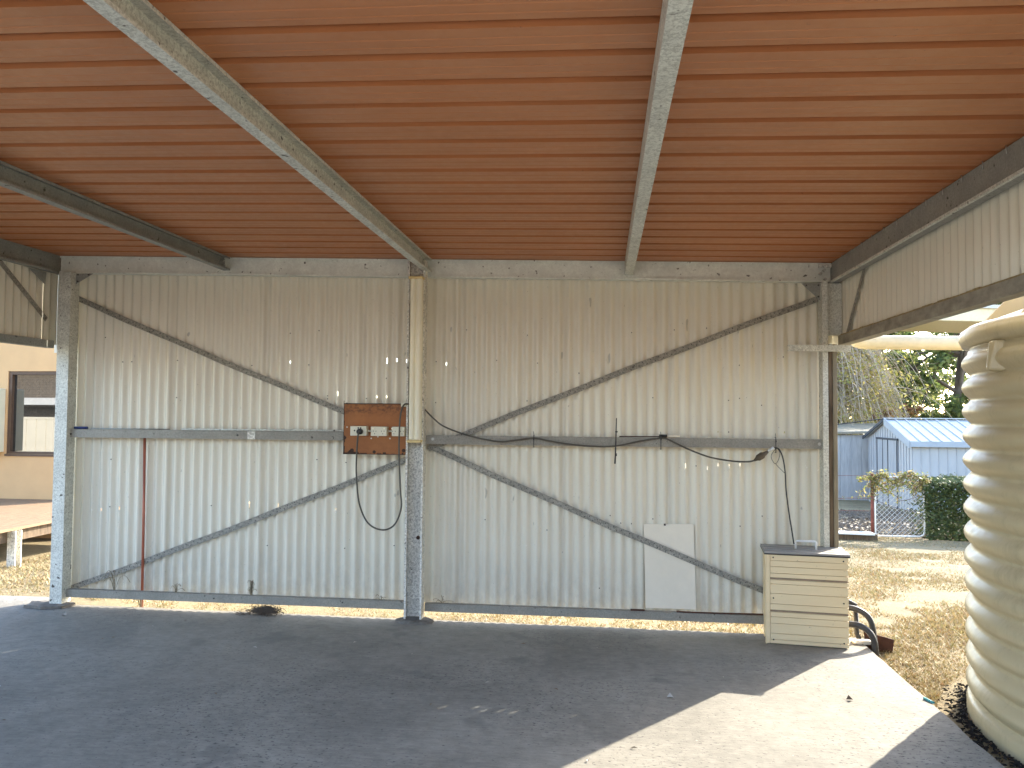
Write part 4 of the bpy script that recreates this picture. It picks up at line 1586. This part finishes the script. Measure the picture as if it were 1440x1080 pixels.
g2 = thing('grey_lean_to', (7.0, 23.0, -0.8), 'weathered grey lean-to shed left of the blue-grey garden shed', 'shed')
x = 6.2
while x < 8.2:
    part('wall_sheet', MB().box(x, x + 0.27, 22.0 + 0.01 * (int(x * 10) % 2), 22.05, -0.9, 0.98 + 0.02 * (x - 6.2)), 'shed_grey', g2)
    x += 0.275
mb = MB().hexa([(6.0, 21.85, 1.0), (8.4, 21.85, 1.05), (8.4, 24.2, 1.25), (6.0, 24.2, 1.2)], [(6.0, 21.85, 1.05), (8.4, 21.85, 1.10), (8.4, 24.2, 1.30), (6.0, 24.2, 1.25)])
part('roof', mb, 'timber_pale', g2)
mb = MB().tube(smooth_path([(3.5, 20.3, 1.1), (5.3, 20.3, 1.22), (SX0 - 0.1, 20.3, 1.44)], 6), 0.012, 6)
solo('overhead_cable', mb, 'cable_black', (5.3, 20.3, 1.2), 'thin dark cable running to the garden shed ridge', 'cable')

# ------------------------------------------------------------------ gate, fence, hedge, vine
gt_ = thing('mesh_gate', (4.5, 12.4, gz(4.5, 12.4)), 'white framed chain-mesh garden gate in front of the garden shed', 'gate')
GX0, GX1, GZ0, GZ1 = 4.15, 4.87, -0.325, 0.57
pts = [(GX0, 12.4, GZ1), (GX0, 12.4, GZ0), (GX1 - 0.08, 12.4, GZ0), (GX1 - 0.02, 12.4, GZ0 + 0.02), (GX1, 12.4, GZ0 + 0.08), (GX1, 12.4, GZ1 - 0.1), (GX1 - 0.02, 12.4, GZ1 - 0.03), (GX1 - 0.1, 12.4, GZ1), (GX0, 12.4, GZ1)]
part('frame', MB().tube(pts, 0.016, 8), 'paint_white', gt_)
mb = MB()
wv, hv = GX1 - GX0, GZ1 - GZ0
s = -hv
while s < wv:
    for sg in (0, 1):
        t0, t1 = max(0, -s), min(hv, wv - s)
        if t1 > t0:
            xa, xb = s + t0, s + t1
            if sg:
                xa, xb = wv - xa, wv - xb
            mb.tube([(GX0 + xa, 12.4 + 0.003 * (1 - 2 * sg), GZ0 + t0), (GX0 + xb, 12.4 + 0.003 * (1 - 2 * sg), GZ0 + t1)], 0.0035, 4, False, False)
    s += 0.075
part('wire_mesh', mb, 'gate_wire', gt_)
solo('gate_post', MB().tube([(4.11, 12.4, -0.45), (4.11, 12.4, 0.62)], 0.024, 8), 'post_rust', (4.11, 12.4, -0.4), 'rusty red-brown post at the left of the mesh gate', 'post')
fn = thing('wire_fence', (2.6, 12.4, gz(2, 12.4)), 'sagging wire fence running left from the rusty gate post', 'fence')
for z in (0.585, 0.24, 0.05):
    part('wire', MB().tube(smooth_path([(-2.0, 12.4, z), (1.0, 12.4, z - 0.02), (2.6, 12.4, z - 0.01), (4.1, 12.4, z)], 4), 0.003, 5), 'post_rust', fn)
for x_ in (-2.0, 1.0):
    part('post', MB().tube([(x_, 12.4, -0.45), (x_, 12.4, 0.65)], 0.022, 8), 'post_rust', fn)
mb = MB().hexa([(2.9, 11.95, -0.24), (3.98, 11.9, -0.25), (3.98, 12.05, -0.25), (2.9, 12.07, -0.24)], [(2.9, 11.95, -0.215), (3.98, 11.9, -0.225), (3.98, 12.05, -0.22), (2.9, 12.07, -0.21)])
solo('white_plank', mb, 'paint_white', (3.4, 12, -0.24), 'white painted plank lying at the foot of the wire fence', 'plank')
mb = MB().box(2.8, 4.05, 12.0, 12.15, -0.42, -0.252)
solo('timber_sleeper', mb, 'timber_weathered', (3.4, 12.1, -0.42), 'dark timber sleeper under the white plank', 'sleeper')


def leaf_cloud(mb, rnd, c, rad, n, size, flat=1.0, hang=0.0):
    for _ in range(n):
        v = Vector((rnd.gauss(0, 1), rnd.gauss(0, 1), rnd.gauss(0, 1)))
        v.normalize()
        v *= rnd.random() ** 0.45
        p = Vector((c[0] + v.x * rad[0], c[1] + v.y * rad[1], c[2] + v.z * rad[2]))
        s = size * rnd.uniform(0.6, 1.4)
        a = Vector((rnd.gauss(0, 1), rnd.gauss(0, 1), rnd.gauss(0, 1) * flat - hang)).normalized()
        b = a.orthogonal().normalized()
        b = Matrix.Rotation(rnd.uniform(0, 6.28), 3, a) @ b
        mb.add([p - a * s, p + b * s * 0.42, p + a * s, p - b * s * 0.42], [(0, 1, 2, 3)])


rnd = random.Random(12)
hg = thing('hedge', (6.2, 12.6, -0.42), 'clipped dark green hedge beside the mesh gate', 'hedge')
mb = MB()
for _ in range(30000):
    x = rnd.uniform(4.83, 7.6)
    topz = 0.50 + 0.05 * noise.noise((x * 3, 0, 0)) - (0.10 if x < 4.95 else 0)
    t = rnd.random()
    if t < 0.45:
        y, z = 12.22 + abs(rnd.gauss(0, 0.05)), rnd.uniform(-0.42, topz)
    elif t < 0.8:
        y, z = rnd.uniform(12.22, 13.1), topz + rnd.gauss(0, 0.025)
    else:
        y, z = rnd.uniform(12.25, 13.1), rnd.uniform(-0.4, topz)
    y += 0.05 * noise.noise((x * 4, z * 4, 1))
    s = rnd.uniform(0.02, 0.042)
    a = Vector((rnd.gauss(0, 1), rnd.gauss(0, 1), rnd.gauss(0, 1))).normalized()
    b = a.orthogonal().normalized()
    mb.add([Vector((x, y, z)) - a * s, Vector((x, y, z)) + b * s * .5, Vector((x, y, z)) + a * s, Vector((x, y, z)) - b * s * .5], [(0, 1, 2, 3)])
part('foliage', mb, 'leaf_hedge', hg)
mb = MB()
for k in range(16):
    x = 4.95 + k * 0.19
    mb.tube([(x, 12.55, -0.5), (x + rnd.uniform(-.08, .08), 12.5, 0.0), (x + rnd.uniform(-.12, .12), 12.5, 0.35)], [0.018, 0.012, 0.005], 5)
part('stems', mb, 'bark', hg)

vn = thing('gate_vine', (4.4, 12.38, -0.3), 'yellow-green vine climbing over the top of the mesh gate', 'vine')
mb = MB()
lv = MB()
for k in range(22):
    x0 = rnd.uniform(4.1, 4.95)
    z0_ = rnd.uniform(0.48, 0.66)
    pts = [(x0, 12.38, z0_)]
    for j in range(rnd.randint(4, 8)):
        q = pts[-1]
        pts.append((q[0] + rnd.gauss(-0.02, 0.07), 12.36 + rnd.uniform(-.02, .02), q[2] - rnd.uniform(-0.01, 0.09)))
    mb.tube(smooth_path(pts, 2), 0.004, 4, False, False)
    for q in pts:
        if q[2] > 0.25 or rnd.random() < 0.35:
            leaf_cloud(lv, rnd, q, (0.06, 0.04, 0.05), 7, 0.024)
pts = [(3.55, 12.38, 0.22), (3.8, 12.38, 0.25), (4.0, 12.38, 0.28), (4.15, 12.38, 0.22), (4.4, 12.37, 0.12), (4.7, 12.37, 0.05)]
mb.tube(smooth_path(pts, 3), 0.004, 4, False, False)
for q in smooth_path(pts, 2):
    leaf_cloud(lv, rnd, q, (0.05, 0.03, 0.03), 3, 0.02)
for k in range(26):
    x = rnd.uniform(3.9, 5.05)
    leaf_cloud(lv, rnd, (x, 12.38, 0.58 + 0.04 * math.sin(x * 6) - max(0, x - 4.75) * 0.25), (0.07, 0.05, 0.05), 11, 0.026)
part('stems', mb, 'bark_vine', vn)
part('leaves', lv, 'leaf_vine', vn)

# dry scrub and leaf mounds behind the fence
mb = MB()
for _ in range(9000):
    x, y = rnd.uniform(2.5, 7.0), rnd.uniform(12.5, 18.5)
    z = gz(x, y) + 0.02 + 0.16 * max(0, noise.noise((x * 0.8, y * 0.5, 5)))* rnd.random()
    s = rnd.uniform(0.02, 0.05)
    a = Vector((rnd.gauss(0, 1), rnd.gauss(0, 1), rnd.gauss(0, .4))).normalized()
    b = a.orthogonal().normalized()
    p = Vector((x, y, z))
    mb.add([p - a * s, p + b * s * .5, p + a * s, p - b * s * .5], [(0, 1, 2, 3)])
o = part('leaf_mounds', mb, 'mound_leaves')
tag(o, 'brown fallen leaves on the ground behind the wire fence', 'fallen leaves', kind='stuff')


# ------------------------------------------------------------------ trees
def tree(name, x, y, h, label, trunk_r, crowns, leaf_mat, leaf_size, nl, seed, limbs=7, group='trees behind the garden shed', bark='bark'):
    rnd = random.Random(seed)
    z = gz(x, y)
    t = thing(name, (x, y, z), label, 'tree', group)
    mb = MB()
    top = Vector((x + rnd.uniform(-.3, .3), y, z + h * 0.72))
    pts = smooth_path([(x, y, z - 0.1), (x + rnd.uniform(-.15, .15), y, z + h * 0.25), (x + rnd.uniform(-.25, .25), y, z + h * 0.5), top], 4)
    n = len(pts)
    mb.tube(pts, [trunk_r * (1 - 0.75 * i / (n - 1)) for i in range(n)], 9)
    lv = MB()
    for (cx, cy, cz, rx, ry, rz, dens) in crowns:
        c = Vector((x + cx, y + cy, z + cz))
        k = rnd.randint(int(n * 0.3), n - 2)
        a = pts[k]
        mid = a.lerp(c, 0.5) + Vector((rnd.uniform(-.2, .2), rnd.uniform(-.2, .2), rnd.uniform(0, .3)))
        path = smooth_path([a, mid, c], 4)
        r0 = trunk_r * 0.4
        mb.tube(path, [r0 * (1 - 0.8 * i / (len(path) - 1)) for i in range(len(path))], 6)
        for _ in range(limbs):
            v = Vector((rnd.gauss(0, 1), rnd.gauss(0, 1), rnd.gauss(0.1, 0.8))).normalized()
            e = c + Vector((v.x * rx, v.y * ry, v.z * rz)) * rnd.uniform(0.6, 1.0)
            m_ = c.lerp(e, 0.5) + Vector((rnd.gauss(0, .1), rnd.gauss(0, .1), rnd.gauss(0, .12)))
            mb.tube([c, m_, e], [r0 * 0.25, r0 * 0.14, r0 * 0.05], 5, False)
            # small leaf clumps near limb ends and along
            for q in (m_, m_.lerp(e, 0.6), e):
                leaf_cloud(lv, rnd, q, (rx * 0.34, ry * 0.34, rz * 0.30), int(nl * dens), leaf_size, 0.7, 0.3)
    part('trunk', mb, bark, t)
    part('crown', lv, leaf_mat, t)
    return t


def blob_crown(seed, n, rx, ry, zlo, zhi, r):
    rnd = random.Random(seed)
    out = []
    for _ in range(n):
        a = rnd.uniform(0, 6.28)
        q = rnd.random() ** 0.6
        zz = rnd.uniform(zlo, zhi)
        out.append((math.cos(a) * q * rx, math.sin(a) * q * ry, zz, r * rnd.uniform(.8, 1.3), r * rnd.uniform(.8, 1.2), r * rnd.uniform(.6, .95), rnd.uniform(0.6, 1.2)))
    return out


tree('gum_tree', 14.2, 33.0, 9.0, 'tall dark-green gum tree behind the garden shed beside the tank', 0.22, blob_crown(1, 18, 2.9, 2.0, 2.2, 8.6, 1.15), 'leaf_gum', 0.12, 40, 101)
tree('gum_tree', 11.9, 36.0, 8.0, 'slender gum tree with open crown behind the middle of the shed roof', 0.13, blob_crown(2, 14, 2.3, 1.6, 3.6, 7.6, 0.95), 'leaf_gum', 0.11, 30, 102)
tree('gum_tree', 18.5, 38.0, 10.0, 'broad gum tree half hidden behind the water tank', 0.25, blob_crown(6, 14, 3.2, 2.4, 3.0, 9.4, 1.2), 'leaf_gum', 0.11, 24, 103)
tree('orange_shrub', 14.6, 30.0, 3.0, 'red-brown autumn shrub low behind the shed roof by the tank', 0.08, blob_crown(3, 9, 1.7, 1.0, 1.2, 3.1, 0.7), 'leaf_orange', 0.085, 48, 104)
tree('orange_shrub', 11.3, 31.0, 2.8, 'orange-yellow autumn shrub behind the garden shed ridge', 0.08, blob_crown(4, 9, 1.9, 1.0, 1.2, 2.8, 0.7), 'leaf_orange', 0.085, 48, 105)
tree('yellow_tree', 8.6, 29.0, 5.2, 'yellow-green leafy tree behind the grey lean-to', 0.12, blob_crown(5, 16, 2.4, 1.4, 1.2, 5.2, 0.9), 'leaf_yellow', 0.095, 30, 106)
tree('yellow_tree', 5.4, 30.0, 5.0, 'yellowing tree hidden mostly behind the right corner post', 0.12, blob_crown(9, 9, 1.8, 1.4, 1.6, 4.8, 0.85), 'leaf_yellow', 0.085, 22, 107)

tree('gum_tree', 16.0, 44.0, 11.0, 'tallest pale-green gum tree far behind the shed roof', 0.25, blob_crown(16, 20, 4.6, 2.4, 2.0, 8.0, 1.4), 'leaf_gum', 0.14, 34, 108)

# bare weeping tree: pale arching twigs with a few yellow leaves
wt = thing('weeping_tree', (6.9, 25.5, gz(6.9, 25.5)), 'half-bare weeping tree with pale arching twigs beside the corner post', 'tree', 'trees behind the garden shed')
rnd = random.Random(55)
mb, tw, lv = MB(), MB(), MB()
bz = gz(6.9, 25.5)
mb.tube(smooth_path([(6.6, 25.5, bz - .1), (6.7, 25.5, bz + 1.6), (6.75, 25.5, bz + 3.2), (6.9, 25.5, bz + 4.3)], 4), [0.16 - 0.007 * i for i in range(13)], 9)
for k in range(620):
    a = rnd.uniform(0, 6.28)
    o0 = Vector((7.0 + rnd.gauss(0, 0.55), 25.5 + rnd.gauss(0, .4), bz + rnd.uniform(2.6, 5.0)))
    L = rnd.uniform(0.9, 2.9)
    dx, dy = math.cos(a), math.sin(a) * 0.6
    pk = rnd.uniform(0.0, 0.5)
    pts = [o0, o0 + Vector((dx * L * 0.35, dy * L * 0.35, pk)), o0 + Vector((dx * L * 0.75, dy * L * .75, pk * 0.6 - L * 0.22)), o0 + Vector((dx * L * 1.05, dy * L, -L * rnd.uniform(0.45, 0.95)))]
    sp = smooth_path(pts, 3)
    r0 = rnd.uniform(0.009, 0.021)
    tw.tube(sp, [r0 * (1 - 0.7 * i / (len(sp) - 1)) for i in range(len(sp))], 4, False, False)
    for q in sp[2:]:
        if rnd.random() < 0.6:
            e = q + Vector((rnd.gauss(0, .22), rnd.gauss(0, .15), rnd.gauss(-.1, .2)))
            tw.tube([q, e], [0.006, 0.003], 3, False, False)
        if rnd.random() < 0.55:
            leaf_cloud(lv, rnd, q, (0.18, 0.14, 0.16), rnd.randint(2, 7), 0.055)
part('trunk', mb, 'bark', wt)
part('twigs', tw, 'twig_pale', wt)
part('crown', lv, 'leaf_yellow', wt)
